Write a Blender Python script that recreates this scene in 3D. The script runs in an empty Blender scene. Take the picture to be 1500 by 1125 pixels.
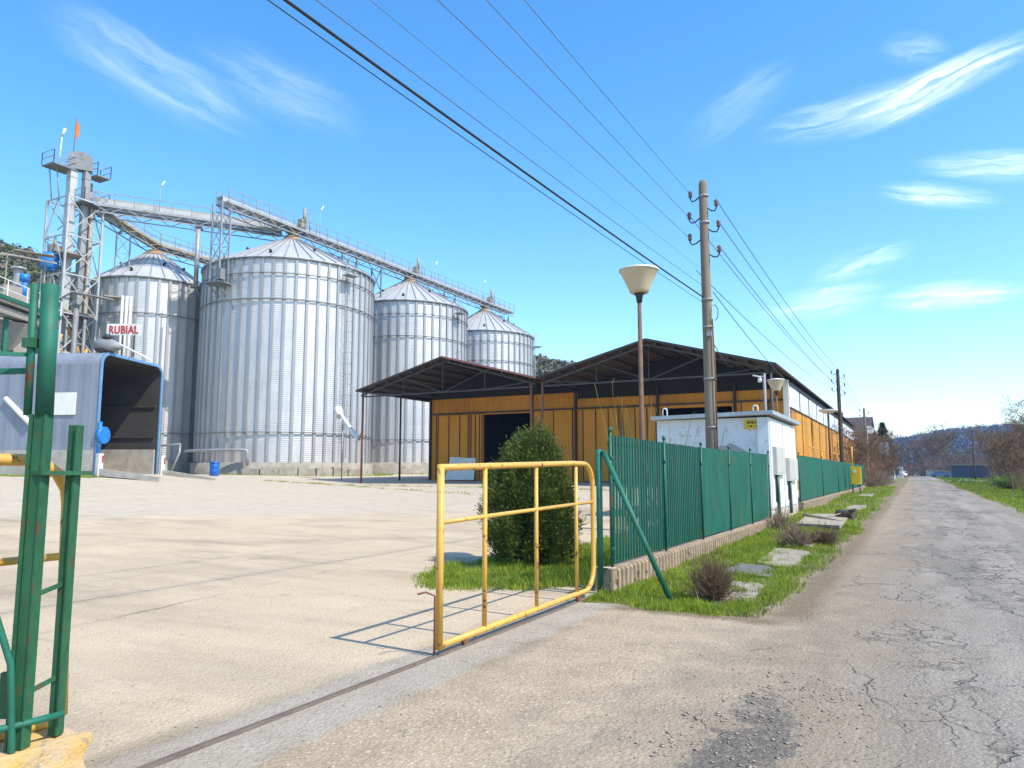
import bpy, math, random
import numpy as np
from mathutils import Vector, Matrix, Quaternion
C = bpy.context.scene.collection
SC = bpy.context.scene
R = math.radians
rnd = random.Random(7)

# ------------------------------------------------------------------ helpers
class MB:
    """collects simple shapes (world coordinates) into one mesh"""
    def __init__(s): s.v = []; s.f = []; s.sm = []
    def add(s, vs, fs, smooth=False):
        o = len(s.v); s.v += [tuple(v) for v in vs]
        s.f += [tuple(i + o for i in f) for f in fs]; s.sm += [smooth] * len(fs)
    def hexa(s, p):
        s.add(p, [(0,3,2,1),(4,5,6,7),(0,1,5,4),(1,2,6,5),(2,3,7,6),(3,0,4,7)])
    def box(s, x0, x1, y0, y1, z0, z1):
        s.hexa([(x0,y0,z0),(x1,y0,z0),(x1,y1,z0),(x0,y1,z0),(x0,y0,z1),(x1,y0,z1),(x1,y1,z1),(x0,y1,z1)])
    def obox(s, c, sx, sy, sz, ang=0, M=None):
        M = M or Matrix.Rotation(ang, 3, 'Z'); c = Vector(c); p = []
        for z in (-1,1):
            for x, y in ((-1,-1),(1,-1),(1,1),(-1,1)):
                p.append(c + M @ Vector((x*sx/2, y*sy/2, z*sz/2)))
        s.hexa(p)
    def bar(s, p0, p1, w, h=None, up=(0,0,1)):
        h = h or w; p0 = Vector(p0); p1 = Vector(p1); d = (p1-p0).normalized(); u = Vector(up)
        if abs(d.dot(u)) > .98: u = Vector((0,1,0))
        a = d.cross(u).normalized(); b = a.cross(d).normalized()
        s.hexa([p0-a*w/2-b*h/2, p0+a*w/2-b*h/2, p1+a*w/2-b*h/2, p1-a*w/2-b*h/2,
                p0-a*w/2+b*h/2, p0+a*w/2+b*h/2, p1+a*w/2+b*h/2, p1-a*w/2+b*h/2])
    def tube(s, pts, r, n=8, cap=True, smooth=True):
        pts = [Vector(p) for p in pts]; m = len(pts)
        rs = r if isinstance(r, (list, tuple)) else [r]*m
        t0 = (pts[1]-pts[0]).normalized()
        u = Vector((0,0,1)) if abs(t0.z) < .9 else Vector((1,0,0))
        a = t0.cross(u).normalized(); vs = []
        for i in range(m):
            if i == 0: t = pts[1]-pts[0]
            elif i == m-1: t = pts[-1]-pts[-2]
            else: t = (pts[i+1]-pts[i]).normalized() + (pts[i]-pts[i-1]).normalized()
            t.normalize(); a = (a - t*a.dot(t)).normalized(); b = t.cross(a)
            for k in range(n):
                q = 2*math.pi*k/n; vs.append(pts[i] + (a*math.cos(q)+b*math.sin(q))*rs[i])
        fs = [(i*n+k, i*n+(k+1)%n, (i+1)*n+(k+1)%n, (i+1)*n+k) for i in range(m-1) for k in range(n)]
        s.add(vs, fs, smooth)
        if cap:
            o = len(s.v)-m*n
            s.f += [tuple(o+k for k in range(n-1,-1,-1)), tuple(o+(m-1)*n+k for k in range(n))]; s.sm += [False]*2
    def lathe(s, c, prof, n=32, smooth=True, a0=0, a1=2*math.pi):
        cx, cy = c[0], c[1]; full = abs(a1-a0-2*math.pi) < 1e-6; k = n if full else n+1; vs = []
        for r, z in prof:
            for i in range(k):
                q = a0+(a1-a0)*i/n; vs.append((cx+r*math.cos(q), cy+r*math.sin(q), z))
        fs = []
        for j in range(len(prof)-1):
            for i in range(n):
                i2 = (i+1) % k; fs.append((j*k+i, j*k+i2, (j+1)*k+i2, (j+1)*k+i))
        s.add(vs, fs, smooth)
    def prism(s, poly, d, smooth=False):
        """poly: 3-D outline, d: extrusion vector"""
        n = len(poly); d = Vector(d); P = [Vector(p) for p in poly]
        s.add(P+[p+d for p in P], [tuple(range(n-1,-1,-1)), tuple(range(n,2*n))] + [(i,(i+1)%n,(i+1)%n+n,i+n) for i in range(n)], smooth)
    def quad(s, a, b, c, d): s.add([a,b,c,d], [(0,1,2,3)])

ORG = {}
def link(name, me, mat, parent, org):
    o = bpy.data.objects.new(name, me); C.objects.link(o)
    if mat: me.materials.append(mat)
    if parent is not None:
        o.parent = parent; ORG[o.name] = ORG[parent.name]
    else:
        o.location = org; ORG[o.name] = Vector(org)
    return o
def mesh_from(name, v, f, sm=None):
    me = bpy.data.meshes.new(name); me.from_pydata(v, [], f)
    if sm is not None: me.polygons.foreach_set('use_smooth', sm)
    me.update(); return me
def fixn(me):
    import bmesh
    b = bmesh.new(); b.from_mesh(me); bmesh.ops.recalc_face_normals(b, faces=b.faces[:]); b.to_mesh(me); b.free()
def part(name, mb, mat, parent, label=None, fix=True):
    og = ORG[parent.name]
    me = mesh_from(name, [(x-og[0], y-og[1], z-og[2]) for x, y, z in mb.v], mb.f, mb.sm)
    if fix: fixn(me)
    o = link(name, me, mat, parent, None)
    if label: o['label'] = label
    return o
def tag(o, label=None, cat=None, group=None, kind=None):
    if label: o['label'] = label
    if cat: o['category'] = cat
    if group: o['group'] = group
    if kind: o['kind'] = kind
    return o
def thing(name, label, cat, loc, group=None):
    o = bpy.data.objects.new(name, None); C.objects.link(o); o.location = loc; o.empty_display_size = .2
    ORG[o.name] = Vector(loc); return tag(o, label, cat, group)
def solo(name, mb, mat, label, cat, loc, group=None, kind=None, fix=True):
    me = mesh_from(name, [(x-loc[0], y-loc[1], z-loc[2]) for x, y, z in mb.v], mb.f, mb.sm)
    if fix: fixn(me)
    return tag(link(name, me, mat, None, loc), label, cat, group, kind)
def np_mesh(name, V, F):
    """V (n,3) float, F (m,k) int -> mesh, fast"""
    me = bpy.data.meshes.new(name); V = np.asarray(V, np.float32); F = np.asarray(F, np.int32)
    me.vertices.add(len(V)); me.vertices.foreach_set('co', V.ravel())
    k = F.shape[1]; me.loops.add(F.size); me.loops.foreach_set('vertex_index', F.ravel())
    me.polygons.add(len(F)); me.polygons.foreach_set('loop_start', np.arange(0, F.size, k, dtype=np.int32))
    me.polygons.foreach_set('loop_total', np.full(len(F), k, np.int32)) if hasattr(me.polygons[0], 'loop_total') else None
    me.update(calc_edges=True); me.validate(); return me

# ------------------------------------------------------------------ materials
class Nt:
    def __init__(s, name):
        s.m = bpy.data.materials.new(name); s.m.use_nodes = True; s.t = s.m.node_tree
        s.b = s.t.nodes['Principled BSDF']
    def n(s, typ, **kw):
        x = s.t.nodes.new(typ)
        for k, v in kw.items(): setattr(x, k, v)
        return x
    def l(s, a, b): s.t.links.new(a, b)
    def val(s, sock, v):
        if hasattr(v, 'is_linked') or hasattr(v, 'links'): s.l(v, sock)
        else: sock.default_value = v
    def pos(s, obj=False):
        return s.n('ShaderNodeTexCoord').outputs['Object'] if obj else s.n('ShaderNodeNewGeometry').outputs['Position']
    def mapv(s, v, scale=(1,1,1), rot=(0,0,0), loc=(0,0,0)):
        m = s.n('ShaderNodeMapping'); s.l(v, m.inputs[0]); m.inputs['Scale'].default_value = scale
        m.inputs['Rotation'].default_value = rot; m.inputs['Location'].default_value = loc; return m.outputs[0]
    def noise(s, v, scale, detail=4, rough=.55, dist=0):
        x = s.n('ShaderNodeTexNoise'); s.l(v, x.inputs['Vector']); x.inputs['Scale'].default_value = scale
        x.inputs['Detail'].default_value = detail; x.inputs['Roughness'].default_value = rough
        x.inputs['Distortion'].default_value = dist; return x.outputs['Fac']
    def voro(s, v, scale, feature='F1', out='Distance', rand=1):
        x = s.n('ShaderNodeTexVoronoi', feature=feature); s.l(v, x.inputs['Vector']); x.inputs['Scale'].default_value = scale
        x.inputs['Randomness'].default_value = rand; return x.outputs[out]
    def white(s, v):
        x = s.n('ShaderNodeTexWhiteNoise'); s.l(v, x.inputs['Vector']); return x.outputs['Value']
    def ramp(s, f, a, b, lo=0., hi=1.):
        x = s.n('ShaderNodeMapRange'); x.clamp = True; s.val(x.inputs[0], f)
        for i, q in zip((1,2,3,4), (a, b, lo, hi)): x.inputs[i].default_value = q
        return x.outputs[0]
    def math(s, op, a, b=0., c=None):
        x = s.n('ShaderNodeMath', operation=op); s.val(x.inputs[0], a); s.val(x.inputs[1], b)
        if c is not None: s.val(x.inputs[2], c)
        return x.outputs[0]
    def mix(s, f, a, b, mode='MIX'):
        x = s.n('ShaderNodeMix', data_type='RGBA', blend_type=mode); s.val(x.inputs[0], f)
        for i, q in ((6, a), (7, b)):
            if isinstance(q, tuple): x.inputs[i].default_value = (*q, 1)
            else: s.l(q, x.inputs[i])
        return x.outputs[2]
    def xyz(s, v):
        x = s.n('ShaderNodeSeparateXYZ'); s.l(v, x.inputs[0]); return x.outputs
    def comb(s, x, y, z):
        c = s.n('ShaderNodeCombineXYZ')
        for i, q in enumerate((x, y, z)): s.val(c.inputs[i], q)
        return c.outputs[0]
    def bump(s, h, strength=.5, dist=.02, prev=None):
        b = s.n('ShaderNodeBump'); s.l(h, b.inputs['Height']); b.inputs['Strength'].default_value = strength
        b.inputs['Distance'].default_value = dist
        if prev: s.l(prev, b.inputs['Normal'])
        return b.outputs[0]
    def out(s, col=None, rough=None, metal=None, normal=None, spec=None):
        if col is not None:
            if isinstance(col, tuple): s.b.inputs['Base Color'].default_value = (*col, 1)
            else: s.l(col, s.b.inputs['Base Color'])
        if rough is not None: s.val(s.b.inputs['Roughness'], rough)
        if metal is not None: s.val(s.b.inputs['Metallic'], metal)
        if spec is not None: s.b.inputs['Specular IOR Level'].default_value = spec
        if normal is not None: s.l(normal, s.b.inputs['Normal'])
        return s.m

def worn(name, col, col2=None, rust=0., rustcol=(.16,.06,.025), rough=.55, metal=0., scale=6., bump=.15, streak=1.0):
    """painted / cast surface: broad tone variation, optional rust patches, fine bump"""
    t = Nt(name); p = t.pos(); q = t.mapv(p, (1,1,1/streak)) if streak != 1 else p
    col2 = col2 or tuple(c*.72 for c in col)
    f = t.ramp(t.noise(q, scale, 6, .62), .3, .72)
    c = t.mix(f, col, col2); r = rough
    if rust > 0:
        k = t.ramp(t.noise(t.mapv(q, (1,1,1), loc=(3.1,7.7,1.3)), scale*1.7, 8, .68), .70-rust*.35, .76-rust*.33)
        c = t.mix(k, c, rustcol); r = t.ramp(k, 0, 1, rough, .9)
    n = t.bump(t.noise(q, scale*9, 4, .6), bump, .01)
    return t.out(c, r, metal, n)

def galvanised(name, wave, base=(.67,.655,.63), rough=.47, metal=.45, sheets=True):
    t = Nt(name); p = t.pos(True); X = t.xyz(p)
    ang = t.math('ARCTAN2', X[1], X[0])
    cell = t.comb(t.math('FLOOR', t.math('MULTIPLY', ang, 26/math.pi/2)), t.math('FLOOR', t.math('DIVIDE', X[2], .84)), 0.)
    w = t.white(cell) if sheets else t.noise(p, .7, 3)
    st = t.noise(t.comb(t.math('MULTIPLY', ang, 40.), t.math('MULTIPLY', X[2], .35), 0.), 1., 5, .65)
    f = t.math('ADD', t.math('MULTIPLY', w, .18), t.math('MULTIPLY', st, .8))
    c = t.mix(t.ramp(f, .25, .95), tuple(b*.78 for b in base), tuple(min(1, b*1.10) for b in base))
    dirt = t.ramp(t.noise(t.comb(t.math('MULTIPLY', ang, 90.), t.math('MULTIPLY', X[2], .25), 4.), 1., 4, .7), .62, .8, 0., .35)
    c = t.mix(dirt, c, (.33,.31,.28))
    r = t.ramp(st, .2, .8, rough-.06, rough+.12)
    n = None
    if wave:
        h = t.math('SINE', t.math('MULTIPLY', X[2], 2*math.pi/wave))
        n = t.bump(h, .30, .02)
    n = t.bump(t.noise(p, 3., 3), .12, .05, n) if n else t.bump(t.noise(p, 2.5, 3), .2, .04)
    return t.out(c, r, metal, n)

def ribbed(name, col, axis, pitch, depth=.02, dirt=(.12,.07,.03), dirtamt=.5, rough=.6, metal=0., sharp=True, streaks=True):
    """trapezoid sheet: ribs along z, repeated along the given axis ('x', 'y' or 'd' for x+y)"""
    t = Nt(name); p = t.pos(); X = t.xyz(p)
    a = X[0] if axis == 'x' else X[1] if axis == 'y' else t.math('ADD', X[0], X[1])
    fr = t.math('PINGPONG', a, pitch/2)
    h = t.ramp(fr, pitch*.12, pitch*.3)
    w = t.white(t.comb(t.math('FLOOR', t.math('DIVIDE', a, pitch*5)), 0., 0.))
    k = t.noise(t.mapv(p, (2.2, 2.2, .22)), 1.6, 7, .68)
    k = t.math('ADD', t.math('MULTIPLY', k, .85), t.math('MULTIPLY', w, .22))
    c = t.mix(t.ramp(k, .38, .78, 0., dirtamt), col, dirt)
    c = t.mix(t.ramp(t.noise(p, .8, 3), .35, .7, 0., .35), c, tuple(min(1, q*1.25) for q in col))
    n = t.bump(h, .8, depth); n = t.bump(t.noise(p, 14, 4), .12, .01, n)
    return t.out(c, rough, metal, n)

M = {}
M['green'] = worn('green_paint', (.012,.16,.095), (.006,.085,.05), rust=.24, rough=.62, scale=5)
M['green_old'] = worn('old_green_paint', (.022,.13,.055), (.014,.075,.032), rust=.36, rustcol=(.10,.055,.02), rough=.6, scale=13, streak=2.)
M['green_fence'] = worn('green_fence_paint', (.003,.125,.072), (.003,.065,.04), rust=.27, rough=.5, scale=5, streak=5)
M['yellow'] = worn('yellow_paint', (.72,.40,.05), (.58,.33,.09), rust=.36, rustcol=(.20,.075,.03), rough=.45, scale=7)
M['yellow_clean'] = worn('yellow_box_paint', (.80,.50,.01), (.68,.42,.012), rust=.05, rough=.4, scale=3)
M['rusty'] = worn('rusty_steel', (.25,.10,.045), (.13,.055,.03), rust=.3, rough=.85, scale=9)
M['rusty_dark'] = worn('dark_brown_steel', (.10,.042,.012), (.05,.025,.012), rough=.8, scale=4)
M['lamp_pole'] = worn('rusted_lamp_pole', (.22,.115,.065), (.09,.055,.042), rust=.3, rough=.8, scale=6)
M['galv'] = worn('galvanised_steel', (.40,.405,.41), (.27,.275,.28), rust=.27, rustcol=(.27,.19,.09), rough=.5, metal=.25, scale=1.3)
M['galv_light'] = worn('bright_galvanised_steel', (.56,.555,.54), (.40,.395,.38), rust=.2, rustcol=(.3,.22,.11), rough=.5, metal=.2, scale=1.3)
M['galv_dark'] = worn('dull_galvanised_steel', (.26,.27,.28), (.16,.165,.17), rust=.3, rustcol=(.22,.15,.07), rough=.6, metal=.2, scale=1.6)
M['galv_old'] = worn('stained_galvanised_steel', (.40,.37,.31), (.24,.21,.16), rust=.45, rustcol=(.30,.18,.06), rough=.65, metal=.15, scale=1.5)
M['rust_cap'] = worn('rusted_collar', (.40,.27,.13), (.25,.16,.08), rust=.2, rough=.8, scale=2)
M['silo'] = galvanised('silo_wall_steel', .17)
M['silo_roof'] = galvanised('silo_roof_steel', 0, base=(.66,.65,.63), rough=.48)
M['stiff'] = galvanised('silo_stiffener_steel', 0, base=(.42,.42,.42), rough=.5, sheets=False)
M['dark_gap'] = worn('dark_fitting', (.03,.03,.032), rough=.7)
M['concrete'] = worn('weathered_concrete', (.44,.41,.36), (.27,.25,.21), rust=.25, rustcol=(.15,.14,.09), rough=.9, scale=2.2, bump=.5)
M['conc_base'] = worn('fence_base_concrete', (.42,.31,.20), (.24,.175,.11), rust=.35, rustcol=(.11,.08,.05), rough=.92, scale=4, bump=.7)
M['conc_pole'] = worn('pole_concrete', (.27,.215,.155), (.15,.122,.092), rust=.12, rustcol=(.12,.10,.08), rough=.9, scale=2.5, bump=.4, streak=5)
M['wood_pole'] = worn('dark_timber', (.10,.075,.055), (.05,.038,.03), rough=.9, scale=5, streak=6)
M['mossy'] = worn('mossy_plinth_concrete', (.40,.365,.30), (.22,.20,.15), rust=.28, rustcol=(.13,.13,.06), rough=.95, scale=1.4, bump=.6)
M['lamp_bowl'] = worn('opal_lamp_bowl', (.60,.49,.33), (.50,.39,.25), rough=.35, scale=3, bump=.02)
M['white'] = worn('white_paint', (.78,.77,.73), (.62,.60,.55), rust=.12, rustcol=(.30,.22,.14), rough=.6, scale=2, streak=3)
M['hut'] = None
M['grey_cab'] = worn('grey_cabinet', (.55,.53,.48), (.42,.40,.35), rust=.2, rustcol=(.28,.2,.13), rough=.6, scale=3, streak=3)
M['zinc'] = worn('zinc_flashing', (.46,.49,.52), (.33,.35,.37), rust=.1, rough=.5, metal=.3, scale=2)
M['blue'] = worn('blue_paint', (.02,.22,.58), (.015,.15,.42), rust=.08, rough=.4, scale=3)
M['barrel'] = worn('blue_plastic', (.012,.14,.55), (.01,.10,.42), rough=.35, scale=4)
M['shed_blue'] = ribbed('shed_sheet', (.215,.245,.30), 'd', 1.05, .025, dirt=(.15,.16,.175), dirtamt=.7, rough=.5, metal=.1)
M['shed_roof'] = worn('shed_roof_sheet', (.28,.31,.36), (.20,.22,.26), rough=.5, metal=.1, scale=1)
M['blue_trim'] = worn('pale_blue_trim', (.16,.32,.52), (.11,.22,.38), rough=.45, scale=2)
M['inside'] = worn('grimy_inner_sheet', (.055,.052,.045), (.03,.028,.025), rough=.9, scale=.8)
M['red'] = worn('red_paint', (.62,.035,.02), (.5,.03,.02), rough=.5, scale=4)
M['orange'] = worn('orange_cloth', (.75,.22,.03), rough=.8)
M['wall_y'] = ribbed('ochre_sheet', (.58,.225,.006), 'x', .42, .03, dirt=(.13,.055,.012), dirtamt=.55, rough=.6)
M['wall_s'] = ribbed('ochre_boards', (.66,.29,.02), 'y', .36, .03, dirt=(.10,.05,.02), dirtamt=.75, rough=.7)
M['door_y'] = ribbed('ochre_door_sheet', (.60,.235,.006), 'x', 1.15, .05, dirt=(.16,.07,.015), dirtamt=.5, rough=.6)
M['band'] = ribbed('pale_translucent_sheet', (.72,.75,.78), 'y', .30, .02, dirt=(.34,.38,.42), dirtamt=.6, rough=.5)
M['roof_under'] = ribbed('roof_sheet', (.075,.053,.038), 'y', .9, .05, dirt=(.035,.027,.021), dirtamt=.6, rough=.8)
M['roof_red'] = worn('faded_red_sheet', (.42,.16,.12), (.32,.11,.085), rough=.7, scale=2)
M['roof_grey'] = worn('dark_roof_sheet', (.075,.065,.058), (.045,.04,.036), rough=.7, scale=2)
M['truss'] = worn('truss_steel', (.075,.065,.055), (.04,.035,.03), rust=.2, rough=.7, scale=2)
M['gable_shade'] = worn('dark_gable_shade', (.020,.019,.018), rough=.9)  # near-black sheet colour standing in for shade under the porch roof
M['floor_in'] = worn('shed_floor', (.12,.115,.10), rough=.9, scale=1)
M['tile'] = ribbed('brown_roof_tile', (.075,.05,.042), 'x', .3, .03, dirt=(.06,.035,.028), dirtamt=.6, rough=.85)
M['wall_brown'] = worn('brown_render', (.16,.11,.075), (.10,.07,.05), rough=.9, scale=2)
M['bark'] = worn('grey_brown_bark', (.17,.125,.09), (.10,.072,.052), rough=.95, scale=6)
M['twig'] = worn('brown_twigs', (.21,.135,.075), (.13,.082,.048), rough=.95, scale=2)
M['twig_pale'] = worn('pale_dry_twigs', (.30,.22,.15), (.20,.145,.10), rough=.95, scale=3)
M['shoot'] = worn('yellow_green_shoots', (.25,.24,.06), (.17,.17,.05), rough=.8, scale=4)
M['wire'] = worn('bare_aluminium_wire', (.13,.15,.22), (.10,.11,.17), rough=.5, scale=1)
M['cable'] = worn('black_cable', (.018,.018,.022), rough=.6)
M['porcelain'] = worn('brown_porcelain', (.20,.10,.07), (.13,.065,.05), rough=.3, scale=8)
M['iron'] = worn('black_iron', (.05,.045,.045), (.03,.028,.028), rough=.6, scale=6)
M['navy'] = ribbed('navy_sheet', (.045,.07,.12), 'x', .4, .02, dirt=(.03,.04,.06), dirtamt=.5)
M['sign_y'] = worn('yellow_sign_plate', (.80,.50,.015), (.70,.43,.015), rough=.45, scale=4, bump=.02)
M['black'] = worn('black_lettering', (.03,.025,.02), rough=.6, bump=.02)
M['crown_red'] = worn('red_lettering', (.48,.03,.02), (.36,.02,.015), rough=.5, scale=4, bump=.02)
M['glass'] = worn('window_glass', (.10,.14,.18), (.07,.10,.13), rough=.12, bump=.01)
M['render_w'] = worn('pale_render', (.58,.55,.50), (.46,.43,.38), rough=.9, scale=1)
M['timber_grey'] = worn('weathered_timber', (.36,.33,.28), (.22,.20,.165), rough=.95, scale=5, streak=.3)
M['block_yel'] = worn('yellow_painted_concrete', (.66,.36,.03), (.50,.42,.32), rust=.35, rustcol=(.30,.25,.19), rough=.9, scale=5, bump=.8)

def leafmat(name, a, b, scale=3., trans=.25, brown=0.):
    t = Nt(name); p = t.pos()
    c = t.mix(t.ramp(t.noise(p, scale, 5, .65), .32, .68), a, b)
    c = t.mix(t.ramp(t.noise(p, scale*9, 2), .35, .7, 0., .5), c, tuple(min(1, q*1.5) for q in b))
    if brown: c = t.mix(t.ramp(t.noise(p, 5.5, 4, .7), .66-brown, .74-brown, 0., .8), c, (.10,.065,.03))
    t.out(c, .65)
    tr = t.n('ShaderNodeBsdfTranslucent'); t.l(c, tr.inputs[0]); ms = t.n('ShaderNodeMixShader'); ms.inputs[0].default_value = trans
    t.l(t.b.outputs[0], ms.inputs[1]); t.l(tr.outputs[0], ms.inputs[2]); t.l(ms.outputs[0], t.t.nodes['Material Output'].inputs[0])
    return t.m
M['thuja'] = leafmat('thuja_foliage', (.022,.046,.007), (.12,.16,.016), 4.5, .25, .10)
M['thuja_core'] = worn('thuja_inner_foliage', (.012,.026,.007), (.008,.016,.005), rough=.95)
M['grass'] = leafmat('spring_grass', (.12,.20,.01), (.30,.36,.03), 1.1, .42)
M['grass_dry'] = leafmat('dry_grass', (.26,.20,.08), (.15,.19,.03), 1.2, .25)
M['grass_far'] = leafmat('far_grass', (.08,.16,.012), (.16,.25,.02), .25, .3)
M['bush_g'] = leafmat('fresh_bush_leaves', (.05,.10,.015), (.16,.25,.03), 1.5, .3)
M['conifer'] = leafmat('dark_conifer', (.008,.022,.01), (.02,.045,.02), 2, .1)
M['hill_leaf'] = leafmat('hillside_scrub', (.055,.085,.016), (.12,.14,.03), .06, .2)
M['hill_brown'] = leafmat('hillside_bare_wood', (.085,.065,.04), (.13,.105,.065), .07, .1)
M['forest'] = leafmat('far_bare_forest', (.017,.022,.030), (.034,.036,.038), .012, .05)

# ------------------------------------------------------------------ ground heights
CP = [(-3.75,y,0) for y in (-20,-8,0,4,8)] + [(x,y,0) for x in (0,4) for y in (-20,-5,5,15,25,40,60,90,130)] + [
 (-1.5,5,0),(-1.5,12,0),(-1.5,20,0),(-1.5,35,.02),(-1.5,60,.05),(-1.5,90,.05),(-3.6,10,.02),(-3.6,16,.06),(-3.6,22,.12),(-3.6,29,.24),(-3.6,45,.34),(-3.6,70,.45),(-3.6,100,.4),
 (-8,0,0),(-8,5,0),(-8,12,.03),(-12,5,.05),(-14,14,.16),(-12,22,.25),(-7,24,.2),(-22,10,.42),(-22,20,.45),(-22,30,.55),(-30,20,1.05),(-20,-5,.35),(-35,5,1.2),
 (-35,23,1.42),(-33,40,.87),(-31,46,1.1),(-20,43,1.02),(-8,44,.8),(-6,46,.6),(-6,70,.55),(-45,45,1.45),(-44,37,1.4),(-45.5,64,1.5),(-45.6,81,1.5),(-58,42,1.5),(-62,37,1.5),(-50,25,1.5),
 (-60,5,1.5),(-60,-20,1.5),(-70,60,1.6),(-60,100,1.6),(-30,100,1.2),(8,20,-.05),(8,60,.0),(14,100,.3),(20,30,-.1),(30,10,-.2),(40,80,.2),(-10,130,.6),(-40,130,1.4)]
CPa = np.array(CP, float)
_D = np.linalg.norm(CPa[:,None,:2]-CPa[None,:,:2], axis=2)
_W = np.linalg.solve(_D+np.eye(len(CPa))*1e-3, CPa[:,2])
def H(x, y):
    x = np.asarray(x, float); y = np.asarray(y, float)
    d = np.sqrt((x[...,None]-CPa[:,0])**2+(y[...,None]-CPa[:,1])**2)
    z = d@_W
    far = np.clip((np.maximum(np.maximum(y-130, np.abs(x+15)-60), -25-y))/60, 0, 1)
    return z*(1-far)+far*.6
def h(x, y): return float(H(x, y))

# ------------------------------------------------------------------ pavement material (one for yard, apron and road)
def pavement():
    t = Nt('worn_pavement'); p = t.pos(); X = t.xyz(p); x, y = X[0], X[1]
    n1 = t.noise(p, .55, 5, .6); n2 = t.noise(p, 2.2, 6, .65); n3 = t.noise(p, 14, 5, .7); n4 = t.noise(p, 70, 3, .6)
    nf = t.noise(p, 160, 2, .5)
    xs = t.math('ADD', x, t.math('MULTIPLY', t.math('SUBTRACT', n1, .5), 2.2))
    # concrete yard
    yd = t.mix(t.ramp(n1, .3, .7), (.60,.485,.345), (.50,.40,.285))
    yd = t.mix(t.ramp(n2, .45, .75, 0., .55), yd, (.66,.55,.41))
    st = t.noise(t.mapv(p, (.30,.75,1), (0,0,.3)), 1., 6, .62)
    yd = t.mix(t.ramp(t.noise(p, .9, 7, .72), .60, .70, 0., .55), yd, (.33,.27,.20)); yd = t.mix(t.ramp(st, .52, .72, 0., .75), yd, (.29,.235,.17)); yd = t.mix(t.ramp(t.noise(t.mapv(p, (.12,.5,1), (0,0,-.5), (3,1,0)), 1., 7, .7), .50, .66, 0., .5), yd, (.36,.295,.215))
    grey = t.ramp(t.math('ADD', t.math('MULTIPLY', x, -.72), t.math('ADD', t.math('MULTIPLY', y, .45), t.math('MULTIPLY', n1, 6.))), 22.5, 24.)
    yd = t.mix(grey, yd, t.mix(t.ramp(n2, .35, .7), (.47,.41,.33), (.58,.505,.405)))
    # slab joints and cracks of the yard
    w = t.math('MULTIPLY', t.math('SUBTRACT', n2, .5), .35)
    jx = t.math('PINGPONG', t.math('ADD', t.math('ADD', x, t.math('MULTIPLY', y, .12)), t.math('ADD', w, 1.3)), 3.0)
    jy = t.math('PINGPONG', t.math('ADD', t.math('SUBTRACT', y, t.math('MULTIPLY', x, .12)), t.math('ADD', w, .6)), 3.0)
    j = t.math('MINIMUM', jx, jy)
    jm = t.math('MULTIPLY', t.ramp(j, .02, .06, 1., 0.), t.ramp(n1, .48, .66, 0., .6))
    yd = t.mix(jm, yd, (.17,.14,.10))
    # gravelly apron
    ap = t.mix(t.ramp(n2, .3, .7), (.47,.375,.265), (.35,.275,.195))
    peb = t.voro(p, 34, out='Color'); pd = t.voro(p, 34)
    pb = t.xyz(peb)[0]
    ap = t.mix(t.math('MULTIPLY', t.ramp(pb, .55, 1., 0., .7), t.ramp(pd, .25, .5, 1., 0.)), ap, (.70,.62,.50))
    ap = t.mix(t.math('MULTIPLY', t.ramp(pb, .3, 0., 0., .6), t.ramp(pd, .25, .5, 1., 0.)), ap, (.20,.165,.13))
    # asphalt
    rd = t.mix(t.ramp(n1, .3, .7), (.232,.207,.18), (.315,.285,.25))
    tr = t.noise(t.mapv(p, (1.6,.10,1)), 1., 5, .6)
    rd = t.mix(t.ramp(tr, .42, .68, 0., .85), rd, (.43,.388,.335))
    pt = t.ramp(t.noise(t.mapv(p, (.75,.2,1), loc=(5.3,2.1,0)), 1., 5, .7), .54, .58, 0., .55)
    rd = t.mix(pt, rd, (.15,.138,.127))
    ag = t.voro(p, 90, out='Color'); ag = t.xyz(ag)[1]
    rd = t.mix(t.ramp(ag, .1, .9, .0, .5), rd, (.12,.11,.10)); rd = t.mix(t.ramp(ag, .8, 1., 0., .55), rd, (.62,.58,.52))
    # crocodile cracks on the asphalt
    dv = t.n('ShaderNodeVectorMath', operation='ADD'); t.l(p, dv.inputs[0])
    nz = t.n('ShaderNodeTexNoise'); t.l(p, nz.inputs['Vector']); nz.inputs['Scale'].default_value = 2.6; nz.inputs['Detail'].default_value = 5
    sv = t.n('ShaderNodeVectorMath', operation='SCALE'); t.l(nz.outputs['Color'], sv.inputs[0]); sv.inputs['Scale'].default_value = .55
    t.l(sv.outputs[0], dv.inputs[1]); pw = dv.outputs[0]
    c1 = t.voro(t.mapv(pw, (1.,.7,1)), 3.1, 'DISTANCE_TO_EDGE'); c2 = t.voro(t.mapv(pw, (1.3,.45,1)), 1.05, 'DISTANCE_TO_EDGE')
    band = t.math('MAXIMUM', t.ramp(t.math('ABSOLUTE', t.math('SUBTRACT', xs, 1.35)), .45, .9, 1., 0.), t.ramp(t.math('ABSOLUTE', t.math('SUBTRACT', xs, -.1)), .2, .5, .8, 0.))
    zone = t.math('MULTIPLY', t.ramp(t.noise(p, .42, 3), .44, .56), band)
    cr = t.math('MULTIPLY', t.ramp(t.math('ADD', c1, t.math('MULTIPLY', n3, .03)), .03, .065, 1., 0.), zone)
    cr2 = t.math('MULTIPLY', t.ramp(t.math('ADD', c2, t.math('MULTIPLY', n3, .02)), .016, .032, 1., 0.), t.ramp(n1, .46, .6, 0., .8))
    crk = t.math('MAXIMUM', cr, cr2)
    rd = t.mix(crk, rd, (.125,.108,.088))
    roadm = t.ramp(t.math('ADD', xs, t.math('MULTIPLY', n2, 1.2)), -1.6, .35)
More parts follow.
